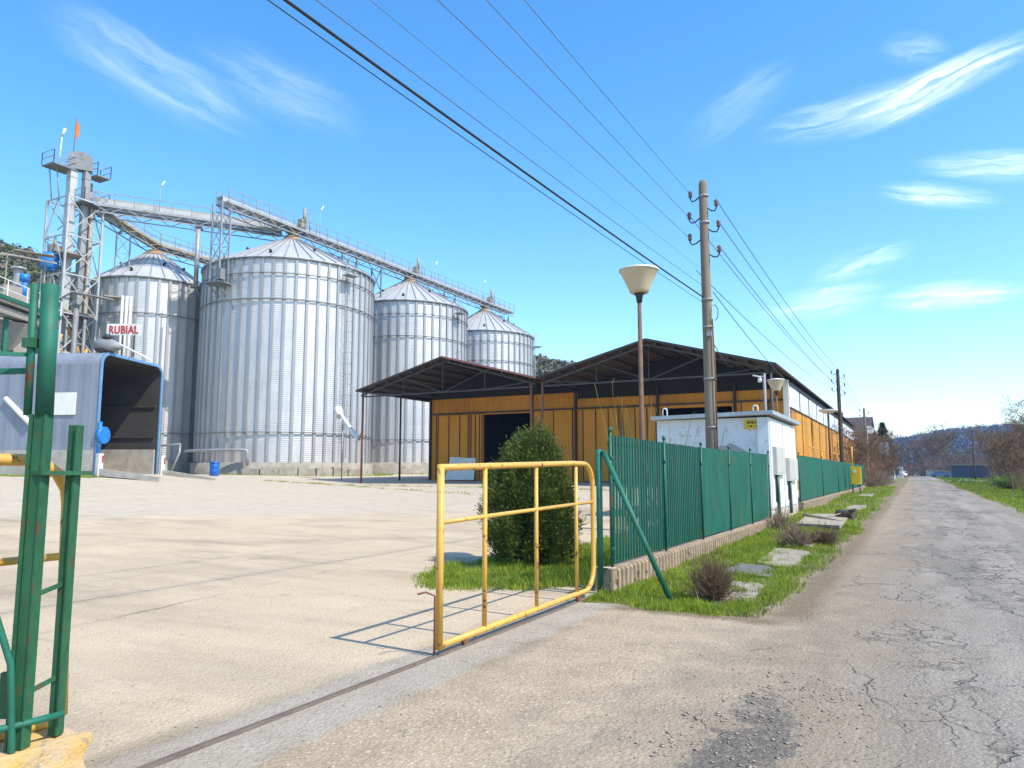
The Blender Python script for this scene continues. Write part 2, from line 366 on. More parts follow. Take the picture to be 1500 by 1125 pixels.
    # dusty shoulder between apron and asphalt
    sh = t.mix(t.ramp(n3, .3, .7), (.23,.18,.13), (.33,.265,.195))
    sm = t.math('MULTIPLY', t.ramp(t.math('ABSOLUTE', t.math('ADD', xs, .75)), .2, 1.3, .8, 0.), t.ramp(n2, .3, .6, .35, 1.))
    col = t.mix(roadm, ap, rd); col = t.mix(sm, col, sh)
    sm2 = t.ramp(t.math('SUBTRACT', xs, t.math('MULTIPLY', n2, .8)), 2.7, 3.3, 0., .8); col = t.mix(sm2, col, sh)
    # crumbling earth where the verge meets the pavement
    dx_ = t.math('ABSOLUTE', t.math('ADD', x, t.math('ADD', 1.32, t.math('MULTIPLY', t.math('SUBTRACT', n2, .5), .5))))
    dy_ = t.math('ABSOLUTE', t.math('ADD', t.math('SUBTRACT', y, 8.72), t.math('MULTIPLY', t.math('SUBTRACT', n2, .5), .5)))
    e1 = t.math('MULTIPLY', t.ramp(dx_, .10, .34, 1., 0.), t.ramp(y, 8.6, 9.2)); e2 = t.math('MULTIPLY', t.ramp(dy_, .06, .26, 1., 0.), t.math('MULTIPLY', t.ramp(x, -1.2, -1.5), t.ramp(x, -3.4, -3.2)))
    em = t.math('MULTIPLY', t.math('MAXIMUM', e1, e2), t.ramp(n3, .28, .52, .15, .95))
    col = t.mix(em, col, t.mix(n3, (.13,.095,.055), (.25,.195,.12)))
    # broken old asphalt patch in the foreground
    ox = t.math('SUBTRACT', x, -.95); oy = t.math('MULTIPLY', t.math('SUBTRACT', y, 4.3), .20)
    ol = t.math('SQRT', t.math('ADD', t.math('MULTIPLY', ox, ox), t.math('MULTIPLY', oy, oy)))
    om = t.math('MULTIPLY', t.ramp(t.math('ADD', ol, t.math('ADD', t.math('MULTIPLY', t.math('SUBTRACT', n2, .5), .9), t.math('MULTIPLY', t.math('SUBTRACT', n3, .5), .5))), .24, .31, 1., 0.), t.ramp(n3, .38, .5, .25, .95))
    col = t.mix(om, col, (.13,.118,.105))
    ym = t.ramp(t.math('ADD', x, t.math('MULTIPLY', t.math('SUBTRACT', n3, .5), .12)), -3.84, -3.78, 1., 0.)
    col = t.mix(ym, col, yd)
    # smooth cement strip that carries the gate track
    xt = t.math('ABSOLUTE', t.math('ADD', x, t.math('ADD', t.math('MULTIPLY', t.math('SUBTRACT', n2, .5), .28), 3.70)))
    tm = t.math('MULTIPLY', t.ramp(xt, .36, .42, 1., 0.), t.ramp(y, 8.9, 9.6, 1., 0.))
    cem = t.mix(t.ramp(n2, .3, .75), (.44,.39,.325), (.33,.285,.235)); cem = t.mix(t.ramp(n3, .5, .7, 0., .5), cem, (.24,.20,.155))
    col = t.mix(tm, col, cem)
    ed = t.math('MULTIPLY', t.ramp(t.math('ABSOLUTE', t.math('SUBTRACT', xt, .43)), .02, .16, .55, 0.), t.math('MULTIPLY', t.ramp(n1, .4, .62), t.ramp(y, 8.9, 9.6, 1., 0.)))
    col = t.mix(ed, col, (.21,.175,.125))
    gr = t.mix(t.ramp(nf, .3, .7), (.55,.54,.52), (1.,1.,1.)); col = t.mix(.7, col, gr, 'MULTIPLY'); col = t.mix(1., col, (1.17,1.13,1.05), 'MULTIPLY')
    sp = t.ramp(n4, .58, .70, 0., .5); col = t.mix(sp, col, (.22,.19,.155))
    # relief
    hh = t.math('ADD', t.math('MULTIPLY', n3, .35), t.math('MULTIPLY', n4, .3))
    hh = t.math('ADD', hh, t.math('MULTIPLY', t.math('SUBTRACT', 1., pd), .28))
    hh = t.math('SUBTRACT', hh, t.math('MULTIPLY', t.math('MULTIPLY', crk, roadm), .9)); hh = t.math('SUBTRACT', hh, t.math('MULTIPLY', jm, .5))
    n = t.bump(hh, 1., .03)
    return t.out(col, .93, 0, n, .25)
M['pave'] = pavement()
def soil():
    t = Nt('grassy_soil'); p = t.pos()
    n = t.noise(p, .8, 6, .65); m = t.noise(p, 9, 5, .7)
    c = t.mix(t.ramp(n, .35, .65), (.09,.12,.02), (.17,.17,.045)); c = t.mix(t.ramp(m, .38, .62, 0., .9), c, (.22,.165,.10))
    return t.out(c, .95, 0, t.bump(m, .8, .05))
M['soil'] = soil()
def field():
    t = Nt('field_ground'); p = t.pos()
    c = t.mix(t.ramp(t.noise(p, .05, 6, .6), .4, .6), (.13,.19,.03), (.20,.16,.08))
    return t.out(c, .95, 0, t.bump(t.noise(p, 2, 5), .6, .1))
M['field'] = field()

# ------------------------------------------------------------------ ground: one grid, cut into yard, road, verges and field
def wob(y, a, s): return a*(math.sin(y*.9+s)+.6*math.sin(y*2.3+s*2.1)+.5*math.sin(y*.31+s*.7))/2
ys = [-400,-200,-90,-50,-30,-22,-16] + [-12+.75*i for i in range(16)] + [.0+.5*i for i in range(17)] + [8.85] + [9.35+.5*i for i in range(40)] + [30+1.*i for i in range(45)] + [76,80,85,90,96,103,112,122,135,150,170,200,240,290,350,450,600,900,1500]
xl = [-1500,-700,-350,-200,-130,-100,-85,-75] + [-70+2*i for i in range(16)] + [-38.5+1.*i for i in range(30)] + [-8.2,-7.8,-7.2,-6.5,-6.,-5.2,-4.6]
xfix = [-4.2,-4.0,-3.75]; xr = [-3.2,-2.6,-2.1]; rl = [-1.5]; rd = [-1.,-.4,.2,.8,1.5,2.2,2.9]; re = [3.75]; rr = [4.6,5.6,7,9,12,16,21,28,38,55,80,120,180,300,500,800,1500]
xs_ = xl+xfix+xr+rl+rd+re+rr; iF = len(xl)+2; iL = iF+1+len(xr); iR = iL+1+len(rd)
grid = []
for y in ys:
    row = []
    for i, x in enumerate(xs_):
        X = x
        if i == iL: X = x+wob(y, .16, .4)-(.0 if y > 9 else 0)
        if i == iR: X = x+wob(y, .22, 2.2)
        if 8 < y < 11 and iF < i <= iL: X = X-(.25*max(0, 10.2-y) if i == iL else 0)
        Y = y+(.10*math.sin(X*3.1)+.07*math.sin(X*7.3) if abs(y-8.85) < .05 and iF < i < iL else 0)
        row.append((X, Y))
    grid.append(row)
G = np.array(grid); GZ = H(G[...,0], G[...,1])
isl = lambda x, y: (-6.35+.35*math.sin(y*1.3) < x < -4.0 and 9.4+.25*math.sin(x*4) < y < 13.2) or (-6.2 < x < -4.0 and 13 <= y < 22)
cells = {'yard': [], 'road': [], 'roadside_verge': [], 'ground': [], 'lawn': []}
for j in range(len(ys)-1):
    for i in range(len(xs_)-1):
        y = (ys[j]+ys[j+1])/2; x = (xs_[i]+xs_[i+1])/2
        if iL <= i < iR: k = 'road'
        elif iF <= i < iL: k = 'roadside_verge' if y > 8.85 else 'road'
        elif i < iF and -72 < x and -25 < y < 110: k = 'lawn' if isl(x, y) else 'yard'
        elif i >= iR and x < 9: k = 'roadside_verge'
        else: k = 'ground'
        cells[k].append((j, i))
nx = len(xs_)
for k, cl in cells.items():
    used = {}; V = []; F = []
    for j, i in cl:
        f = []
        for a, b in ((j,i),(j,i+1),(j+1,i+1),(j+1,i)):
            if (a,b) not in used:
                used[a,b] = len(V); V.append((G[a,b,0], G[a,b,1], GZ[a,b]))
            f.append(used[a,b])
        F.append(f)
    me = np_mesh(k, np.array(V), np.array(F)); me.polygons.foreach_set('use_smooth', [True]*len(F))
    o = link(k, me, M['pave'] if k in ('yard','road') else M['field'] if k == 'ground' else M['soil'], None, (0,0,0)); o['kind'] = 'structure'

# ------------------------------------------------------------------ grass (stuff)
rng = np.random.default_rng(5)
def blades(name, pts, hgt, wid, mat, lean=.5):
    n = len(pts); z = H(pts[:,0], pts[:,1])-.01
    a = rng.uniform(0, 2*np.pi, n); b = rng.uniform(0, 2*np.pi, n)
    d = np.stack([np.cos(a), np.sin(a)], 1); e = np.stack([np.cos(b), np.sin(b)], 1)
    hh = hgt*rng.uniform(.35, 1.3, n)*np.clip(.85+.55*fnoise(pts[:,0]*1.9, pts[:,1]*1.3), .3, 1.6); ww = wid*rng.uniform(.7, 1.3, n); ln = lean*rng.uniform(.1, 1., n)*hh
    P = np.stack([pts[:,0], pts[:,1], z], 1)
    def at(f, s, w): return np.concatenate([P[:,:2]+e*(ln*f*f)[:,None]+d*(s*w*ww)[:,None], (P[:,2]+hh*f*(1-.12*f))[:,None]], 1)
    V = np.stack([at(0,-.5,1), at(0,.5,1), at(.55,.5,.75), at(.55,-.5,.75), at(1,.0,0)], 1).reshape(-1,3)
    base = np.arange(n)[:,None]*5
    F3 = np.concatenate([base+np.array([[0,1,2]]), base+np.array([[0,2,3]]), base+np.array([[3,2,4]])], 0)
    o = link(name, np_mesh(name, V, F3), mat, None, (0,0,0)); o['kind'] = 'stuff'; return o
def fnoise(x, y): return np.sin(x*2.1+np.sin(y*1.3)*1.7)*np.sin(y*1.7+1.1+np.sin(x*.9))*.5+.25*np.sin(x*5.3+y*3.7)+.2*np.sin(y*6.1-x*4.3)
slabs = [[(-2.30,9.62),(-1.86,9.86),(-1.95,11.4),(-2.2,11.6),(-2.5,11.5)], [(-2.82,12.3),(-2.0,12.15),(-2.05,13.0),(-2.35,13.6),(-2.8,13.7)], [(-2.55,13.9),(-1.9,13.3),(-1.92,16.3),(-2.62,16.8)],
         [(-2.5,17.4),(-2.0,17.2),(-2.05,18.6),(-2.5,18.8)], [(-3.0,22.6),(-1.85,22.1),(-2.0,28.6),(-3.3,28.0)], [(-2.6,33.5),(-2.0,33.2),(-2.0,38.2),(-2.7,38.)], [(-3.0,46.5),(-2.2,46),(-2.2,52),(-3.0,52)]]
def inpoly(x, y, poly):
    r = np.zeros(len(x), bool); n = len(poly)
    for i in range(n):
        x0, y0 = poly[i]; x1, y1 = poly[(i+1)%n]
        c = ((y0 > y) != (y1 > y)) & (x < (x1-x0)*(y-y0)/(y1-y0+1e-9)+x0); r ^= c
    return r
def scat(n, x0, x1, y0, y1, keep, pw=1.):
    x = rng.uniform(x0, x1, n); y = y0+(y1-y0)*rng.uniform(0, 1, n)**pw; k = keep(x, y); return np.stack([x[k], y[k]], 1)
def edgeL(y): return -1.5+.16*(np.sin(y*.9+.4)+.6*np.sin(y*2.3+.84)+.5*np.sin(y*.31+.28))/2-.25*np.clip(10.2-y, 0, 1.4)
def vkeep(x, y):
    k = (x < edgeL(y)+rng.normal(0, .07, len(x))) & (y > 8.85+.12*np.sin(x*3.1)+.08*np.sin(x*7)+rng.normal(0, .05, len(x))) & (fnoise(x, y)+rng.normal(0, .3, len(x)) > -.55)
    k &= ~((x < -3.6) & (y > 9.6)); e = edgeL(y)-x
    k &= rng.uniform(0, 1, len(x)) < np.clip(.4+1.2*e+.35*fnoise(x*2.3, y*1.1), .08, 1); k &= rng.uniform(0, 1, len(x)) < np.clip(.75+.6*fnoise(x*1.3+7, y*.6), .2, 1)
    for s in slabs: k &= ~(inpoly(x, y, s) & (fnoise(x*2.6+1, y*2.2)+rng.normal(0, .25, len(x)) > -.48))
    return k
blades('grass', scat(120000, -3.75, -1.3, 8.7, 24, vkeep, 1.35), .10, .011, M['grass'])
blades('grass', scat(5000, -3.75, -1.3, 8.7, 30, lambda x, y: vkeep(x, y) & (fnoise(x*1.7+4, y*1.7) > .15), 1.2), .20, .014, M['grass'], .8)
blades('grass', scat(26000, -3.75, -1.3, 23, 75, vkeep, 1.3), .16, .03, M['grass'])
blades('dry_grass', scat(8000, -3.7, -1.4, 8.8, 30, lambda x, y: vkeep(x, y) & (fnoise(x*1.1+3, y*.8+1) > .1), 1.3), .13, .010, M['grass_dry'], 1.1)
blades('dry_grass', scat(12000, -2.6, -1.15, 8.8, 40, lambda x, y: (x > edgeL(y)-.45) & (x < edgeL(y)+.12) & (fnoise(x*2, y) > -.1), 1.5), .09, .012, M['grass_dry'], .9)
def ikeep(x, y):
    e = (x+5.55)/1.55; f = (y-11.2)/2.25
    a = (e*e+f*f+rng.normal(0, .10, len(x)) < 1+.25*fnoise(x*.8, y*.8))
    b = (x > -6.4) & (x < -4.05) & (y > 11.5) & (y < 22)
    return (a | b) & (x < -3.95)
blades('lawn_grass', scat(60000, -7.6, -3.9, 8.6, 22, ikeep, 1.25), .13, .013, M['grass'])
def rkeep(x, y): return (x > 3.95+.22*(np.sin(y*.9+2.2)+.6*np.sin(y*2.3+4.6))/2+rng.normal(0, .1, len(x))) & (fnoise(x*.7, y*.4)+rng.normal(0, .3, len(x)) > -.6)
blades('grass', scat(42000, 3.8, 11, 26, 120, rkeep, 1.2), .17, .05, M['grass'])
blades('grass', scat(16000, 4, 40, 110, 260, lambda x, y: x > 4.2, 1.), .3, .2, M['grass_far'])
def ykeep(x, y):
    n = fnoise(x*.9, y*.9+2)+rng.normal(0, .2, len(x))
    w = -.16*x+y  # tufts in the joints near the sheds
    m = np.minimum(np.abs(y-36.5-.12*(x+24)), np.abs(y-32.5+.18*(x+22)))
    return (m < .35+.35*n) & (n > -.05)
blades('yard_grass', scat(30000, -37, -13, 28, 40, ykeep), .10, .03, M['grass'])
def pkeep(x, y):
    r = np.sqrt((x+50)**2+(y-50.3)**2); r3 = np.sqrt((x+50)**2+(y-68.8)**2)
    return (((r > 8.3) & (r < 9.8)) | ((r3 > 7.6) & (r3 < 9))) & (x > -49) & (rng.uniform(0, 1, len(x)) > .25)
blades('yard_grass', scat(26000, -56, -40, 38, 72, pkeep), .14, .05, M['grass'])
def skeep(x, y):  # grass along the foot of the blue shed
    u = (x+35.2)*-.927+(y-22.85)*-.375; v = (x+35.2)*.927*0+((x+35.2)*.375-(y-22.85)*.927)
    return (u > -.6) & (u < 14) & (v > .05) & (v < .9+.4*fnoise(x, y))
blades('yard_grass', scat(40000, -50, -33, 15, 26, skeep), .13, .04, M['grass'])
# loose stones on the broken asphalt and the apron
def stones(name, n, fx, size, mat):
    x, y, s = fx(n); z = H(x, y)
    ico = np.array([(0,0,1),(.9,0,.2),(.28,.85,.25),(-.72,.53,.2),(-.7,-.5,.25),(.3,-.85,.2),(0,0,-.6)])
    fc = np.array([(0,1,2),(0,2,3),(0,3,4),(0,4,5),(0,5,1),(6,2,1),(6,3,2),(6,4,3),(6,5,4),(6,1,5)])
    n = len(x); a = rng.uniform(0, 2*np.pi, n); sc = s[:,None,None]*rng.uniform(.4, 1.6, (n,7,3))*np.array([1,1,.38])
    P = ico[None]*sc; c, q = np.cos(a)[:,None], np.sin(a)[:,None]
    V = np.stack([P[...,0]*c-P[...,1]*q+x[:,None], P[...,0]*q+P[...,1]*c+y[:,None], P[...,2]+z[:,None]+s[:,None]*.15], 2)
    F = (np.arange(n)[:,None,None]*7+fc[None]).reshape(-1,3)
    o = link(name, np_mesh(name, V.reshape(-1,3), F), mat, None, (0,0,0)); o['kind'] = 'stuff'
def fx1(n):
    y = rng.uniform(2.4, 6.6, n); x = -.93+.10*np.sin(y*2.3)+rng.normal(0, .26, n)+np.where(rng.uniform(0,1,n) < .5, -.14, .12); return x, y, .004+.017*rng.uniform(0,1,n)**4
def fx2(n):
    y = 2.5+16*rng.uniform(0,1,n)**1.6; x = rng.uniform(-3.6, 2.6, n); k = rng.uniform(0,1,n) < np.where(x > 0, .18, 1); k &= ~((x < edgeL(y)) & (y > 8.8)); return x[k], y[k], .003+.010*rng.uniform(0,1,k.sum())**5
M['stone'] = worn('crushed_stone', (.46,.38,.28), (.17,.145,.115), rough=.95, scale=30, bump=.3)
stones('gravel', 1900, fx1, 1, M['stone']); stones('gravel', 6500, fx2, 1, M['stone'])
def fx3(n):
    y = 2.8+14*rng.uniform(0,1,n)**1.4; x = -3.9-9*rng.uniform(0,1,n); return x, y, .003+.009*rng.uniform(0,1,n)**5
stones('gravel', 3000, fx3, 1, M['stone'])

M['slab'] = worn('worn_slab_concrete', (.40,.34,.26), (.22,.185,.135), rust=.35, rustcol=(.12,.11,.06), rough=.95, scale=4, bump=.7)
# ------------------------------------------------------------------ pavement slabs in the verge
for k, s in enumerate(slabs):
    b = MB(); z0 = max(h(*p) for p in s)
    q = random.Random(30+k); out = []
    for i, (xa, ya) in enumerate(s):
        xb, yb = s[(i+1) % len(s)]
        for f in (0,.17,.33,.5,.67,.83): out.append((xa+(xb-xa)*f+q.gauss(0,.022), ya+(yb-ya)*f+q.gauss(0,.022)))
    b.prism([(x, y, z0-.08) for x, y in out], (q.gauss(0,.004),q.gauss(0,.004),.088+.004*(k%2)))
    o = solo('pavement', b, M['slab'] if k != 1 else worn('tarred_slab', (.12,.112,.10), (.19,.175,.155), rough=.95, scale=9, bump=.6), None, None, (s[0][0], s[0][1], z0), kind='structure')

# ------------------------------------------------------------------ sliding gate, track
GX = -3.8
def arc(cy, cz, r, a0, a1, n=7): return [(GX, cy+r*math.cos(a0+(a1-a0)*i/n), cz+r*math.sin(a0+(a1-a0)*i/n)) for i in range(n+1)]
g = thing('sliding_gate', 'open yellow tubular gate leaf with rounded corners standing in front of the thuja', 'gate', (GX,7.6,0))
b = MB(); r = .032
b.tube([(GX,5.76,1.65)]+[(GX,5.76+.5*i,1.65+.012*i) for i in range(1,7)]+arc(9.12,1.42,.30,math.pi/2,0)+[(GX,9.42,.9)]+arc(9.12,.40,.30,0,-math.pi/2)+[(GX,8.5,.105),(GX,7.,.09),(GX,5.76,.08)], r, 12)
part('frame', b, M['yellow'], g)
for y, z1, rr in ((5.76,1.68,.034),(6.56,1.65,.024),(7.72,1.66,.022),(8.86,1.68,.022)):
    b = MB(); b.tube([(GX,y,.05 if y < 6 else .1),(GX,y,z1)], rr, 12); part('upright', b, M['yellow'], g)
b = MB(); b.tube([(GX,5.78,1.155),(GX,7.,1.18),(GX,9.42,1.22)], .021, 12); part('rail', b, M['yellow'], g)
b = MB(); b.tube([(GX-.01,5.70,.02),(GX-.01,5.70,.52),(GX-.05,5.62,.56),(GX-.05,5.50,.56)], .009, 6); b.tube([(GX,5.76,.74),(GX,5.68,.77),(GX,5.69,.86)], .007, 6); b.tube([(GX,5.76,.2),(GX,5.69,.2)], .007, 6); part('latch_rod', b, M['rusty'], g)
for y in (6.2,8.9): b = MB(); b.tube([(GX-.02,y,.05),(GX+.02,y,.05)], .045, 14); part('wheel', b, M['rusty'], g)
b = MB(); b.box(GX-.024,GX-.012,.9,9.5,-.02,.012); b.box(GX-.012,GX+.022,.9,9.5,-.02,.005); b.box(GX+.022,GX+.036,.9,9.5,-.02,.018)
solo('gate_track', b, worn('track_steel', (.20,.155,.12), (.12,.095,.08), rust=.3, rough=.7, scale=5, streak=.2), 'rusty steel gate track set flush across the yard entrance', 'track', (GX,5.,0))

# second leaf, parked to the left
g = thing('sliding_gate', 'yellow tubular gate leaf parked behind the green post at the left edge', 'gate', (-4.22,1.0,0))
X2 = -4.22
b = MB(); b.tube([(X2,-1.6,1.67),(X2,2.36,1.67)]+[(X2,2.36+.24*math.sin(a),1.43+.24*math.cos(a)) for a in (R(20),R(45),R(70),R(90))]+[(X2,2.615,.9),(X2,2.645,.28)], .032, 12); part('frame', b, M['yellow'], g)
b = MB(); b.tube([(X2,-1.6,1.14),(X2,2.57,1.14)], .021, 10); part('rail', b, M['yellow'], g)
for y in (-1.5,-.3,.9): b = MB(); b.tube([(X2,y,.15),(X2,y,1.66)], .022, 10); part('upright', b, M['yellow'], g)
b = MB(); b.tube([(X2,-1.6,.26),(X2,2.58,.26)], .03, 10); part('bottom_rail', b, M['yellow'], g)

# ------------------------------------------------------------------ green post group at the left
PX, PY = -4.02, 2.32
g = thing('gate_post', 'tall thick green steel post with rusty channel at the left edge', 'post', (PX,PY,.24))
b = MB(); b.tube([(PX,PY,1.90),(PX-.005,PY-.015,2.60)], .043, 24); part('tube', b, M['green'], g)
b = MB()  # lower channel: web plus two flanges
a0 = R(28)
Mz = Matrix.Rotation(a0, 3, 'Z')
b.obox((PX,PY,1.07), .062, .068, 1.67, a0)
b.obox((PX-.022,PY-.05,1.07), .012, .03, 1.67, a0); b.obox((PX+.030,PY+.003,1.07), .008, .058, 1.66, a0)
part('channel', b, M['green_old'], g)
b = MB(); b.tube([(PX-.055,PY-.055,1.9),(PX-.06,PY-.065,2.60)], .020, 10); part('side_pipe', b, M['green'], g)
b = MB(); b.obox((PX-.045,PY-.062,.50), .05, .03, .22, a0); part('bracket', b, M['green_old'], g)
b = MB(); b.obox((PX-.05,PY-.07,2.28), .06, .05, .05, a0); part('bracket', b, M['green_old'], g)
g = thing('channel_post', 'short rusty green channel upright beside the tall gate post', 'post', (-4.05,2.52,.24))
b = MB(); b.obox((-4.05,2.515,1.05), .052, .056, 1.62, a0); b.obox((-4.022,2.515,1.05), .008, .062, 1.61, a0); part('channel', b, M['green_old'], g)
b = MB()
b.obox((-4.02,2.43,1.60), .10, .30, .022, a0*.3)
part('link_plate', b, M['green_old'], g)
for z in (1.0, .52): b = MB(); b.bar((-4.03,2.36,z-.02),(-4.045,2.52,z+.02), .02, .02); part('link_plate', b, M['green_old'], g)
g = thing('pipe_conduit', 'thin teal green pipe bent along the tall gate post', 'pipe', (-3.95,2.15,.2))
b = MB(); b.tube([(-4.14,2.10,1.98),(-4.12,2.13,1.5),(-4.08,2.17,.95),(-4.01,2.24,.66),(-3.99,2.26,.30),(-3.98,2.26,.17)], .017, 10); part('pipe', b, M['green'], g)
b = MB(); b.tube([(-4.16,2.02,.33),(-3.99,2.27,.36),(-3.97,2.50,.36)], .017, 10); part('cross_pipe', b, M['green'], g)
# mesh fence panel left of the post
g = thing('mesh_fence_panel', 'green framed wire fence panel left of the tall gate post', 'fence', (-4.35,1.7,.2))
b = MB(); fy0, fy1 = .4, 2.02; fx = -4.28
b.bar((fx,fy1,.25),(fx,fy1,2.14), .032, .032); b.bar((fx,fy0,2.14),(fx,fy1,2.14), .032, .032); b.bar((fx,fy0,.3),(fx,fy1,.3), .032, .032); b.bar((fx,fy0,.25),(fx,fy0,2.14), .032, .032)
part('frame', b, M['green'], g)
b = MB()
for i in range(1,20):
    y = fy0+(fy1-fy0)*i/20; b.tube([(fx,y,.3),(fx,y,2.14)], .0028, 4, False)
part('wire_mesh', b, M['galv'], g)
g = thing('green_brace', 'green steel bar joining the wire fence to the tall gate post', 'brace', (-4.2,2.,2.2))
b = MB(); b.bar((-4.28,1.5,2.165),(-4.09,2.26,2.22), .02, .02); part('bar', b, M['green'], g)
b = MB(); b.bar((-4.35,2.05,2.12),(-4.12,2.3,2.14), .03, .03); part('lower_bar', b, M['green'], g)
b = MB()
def rock(b, x0, x1, y0, y1, z0, z1, n=7, amp=.02, seed=1):
    q = random.Random(seed); vs = []; fs = []
    def face(o, u, v):
        s = len(vs); 
        for i in range(n+1):
            for j in range(n+1):
                p = Vector(o)+Vector(u)*i/n+Vector(v)*j/n
                w = math.sin(p.x*31+p.y*17)*math.sin(p.z*29+p.y*23+p.x*11)+.6*math.sin(p.x*67+p.z*53)*math.sin(p.y*61)
                c = Vector(((x0+x1)/2,(y0+y1)/2,(z0+z1)/2)); d = (p-c).normalized()
                vs.append(p+d*amp*w-d*.012)
        for i in range(n):
            for j in range(n): fs.append((s+i*(n+1)+j, s+(i+1)*(n+1)+j, s+(i+1)*(n+1)+j+1, s+i*(n+1)+j+1))
    X, Y, Z = x1-x0, y1-y0, z1-z0
    face((x0,y0,z1),(X,0,0),(0,Y,0)); face((x0,y0,z0),(X,0,0),(0,0,Z)); face((x0,y1,z0),(X,0,0),(0,0,Z)); face((x0,y0,z0),(0,Y,0),(0,0,Z)); face((x1,y0,z0),(0,Y,0),(0,0,Z))
    b.add(vs, fs)
rock(b, -4.30,-3.93, 1.0, 2.63, -.05, .235, 16, .018)
solo('concrete_block', b, M['block_yel'], 'rough concrete footing block with peeling yellow paint under the green posts', 'block', (-4.1,2.2,0))

# post with diagonal strut at the fence end
g = thing('strut_post', 'slim green post with long diagonal strut beside the fence end', 'post', (-3.75,9.55,0))
b = MB(); b.tube([(-3.76,9.56,-.05),(-3.76,9.56,1.92)], .042, 14); part('post', b, M['green'], g)
b = MB(); b.tube([(-3.70,9.56,1.90),(-2.76,9.46,-.04)], .036, 14); part('strut', b, M['green'], g)

# ------------------------------------------------------------------ green fences
def fence(label, x, ylist, zb, zt, sections_full, basez, endblock, pitch=.118):
    g = thing('slat_fence', label, 'fence', (x, ylist[0], 0))
    y0, y1 = ylist[0]-.02, ylist[-1]+.02
    b = MB(); n = int((y1-y0)/.15); vs = []; fs = []   # base wall with vertical ribs on the road side
    n = int((y1-y0)/.17); yy = []
    for i in range(n): yy += [((i+f)/n, o) for f, o in ((.0,0),(.52,0),(.62,.05),(.9,.05))]
    yy.append((1., 0))
    for i, (f, o) in enumerate(yy):
        y = y0+(y1-y0)*f
        zt_ = zb-.015; z0 = h(x, y)-.15
        vs += [(x+.13-o, y, z0), (x+.13-o, y, zt_-.03), (x+.11-o*.8, y, zt_), (x-.12, y, zt_), (x-.12, y, z0)]
        if i:
            k = (i-1)*5; fs += [(k+j, k+j+5, k+j+6, k+j+1) for j in range(4)]
    b.add(vs, fs); b.add(vs[:5], [(0,1,2,3,4)]); b.add(vs[-5:], [(4,3,2,1,0)])
    bw = part('base_wall', b, M['conc_base'], g)
    if endblock:
        b = MB(); rock(b, x-.15, x+.12, y0-.20, y0-.01, -.05, zb-.0, 10, .012); part('end_block', b, M['conc_base'], g)
        b = MB(); b.box(x+.10, x+.135, y0-.213, y0-.203, .02, zb+.0); b.box(x-.14, x+.135, y0-.21, y0-.10, zb+.008, zb+.014); part('painted_edge', b, worn('yellowed_paint', (.60,.47,.25), (.45,.33,.16), rough=.8, scale=12), g)
    q = random.Random(3)
    for i in range(len(ylist)-1):
        a, c = ylist[i]+.05, ylist[i+1]-.05; k = i/(len(ylist)-1)
        b = MB(); t0, t1 = zt(a), zt(c)
        m = int((c-a)/pitch)
        if i < sections_full:   # open tubular slats
            for j in range(m+1):
                y = a+(c-a)*j/m; w = .046+.012*q.random(); z1 = t0+(t1-t0)*j/m+.012*q.random()-.006
                b.obox((x+.004*q.random(), y+.012*q.random(), (zb+.035+z1)/2), .020, w*1.25, z1-zb-.035, .10*q.random())
        else:                   # folded sheet
            vs = []; fs = []; m *= 2
            for j in range(m+1):
                y = a+(c-a)*j/m; o = .016*(1 if j % 2 else -1); z1 = t0+(t1-t0)*j/m
                vs += [(x+o, y, zb+.03), (x+o, y, z1), (x+o-.006, y, zb+.03), (x+o-.006, y, z1)]
                if j: kk = (j-1)*4; fs += [(kk,kk+4,kk+5,kk+1),(kk+2,kk+3,kk+7,kk+6),(kk+1,kk+5,kk+7,kk+3)]
            b.add(vs, fs)
        part('slat_panel', b, M['green_fence'], g)
        b = MB(); b.bar((x-.03,a,zb+.10),(x-.03,c,zb+.10), .02, .03); part('rail', b, M['green_fence'], g)
        b = MB(); b.bar((x-.03,a,t0-.12),(x-.03,c,t1-.12), .02, .03); part('rail', b, M['green_fence'], g)
    for i, y in enumerate(ylist):
        if endblock or i % 2 == 0:
            b = MB(); tz = zt(y)+.05
            b.tube([(x+.03,y,zb-.10),(x+.03,y,tz)], .020, 8); b.tube([(x+.03,y,tz),(x+.03,y,tz+.02),(x+.03,y,tz+.045),(x+.03,y,tz+.06)], [.03,.032,.026,.006], 10)
            b.obox((x+.045,y,zt(y)-.32), .03, .09, .03); b.obox((x+.045,y,zb+.25), .03, .09, .03)
            part('post', b, M['green_fence'], g)
    return g
fence('long green slat fence on a ribbed concrete base between gate and white hut', -3.75, [9.9,12.45,14.95,17.5,20.05,22.75], .325, lambda y: 2.12+.015*math.sin(y*2), 2, 0, True)
fence('green sheet fence beyond the white hut along the ochre hall', -3.75, [29.3+3.95*i for i in range(11)], .56, lambda y: 2.26-.0006*(y-29), 0, 0, False, .2)

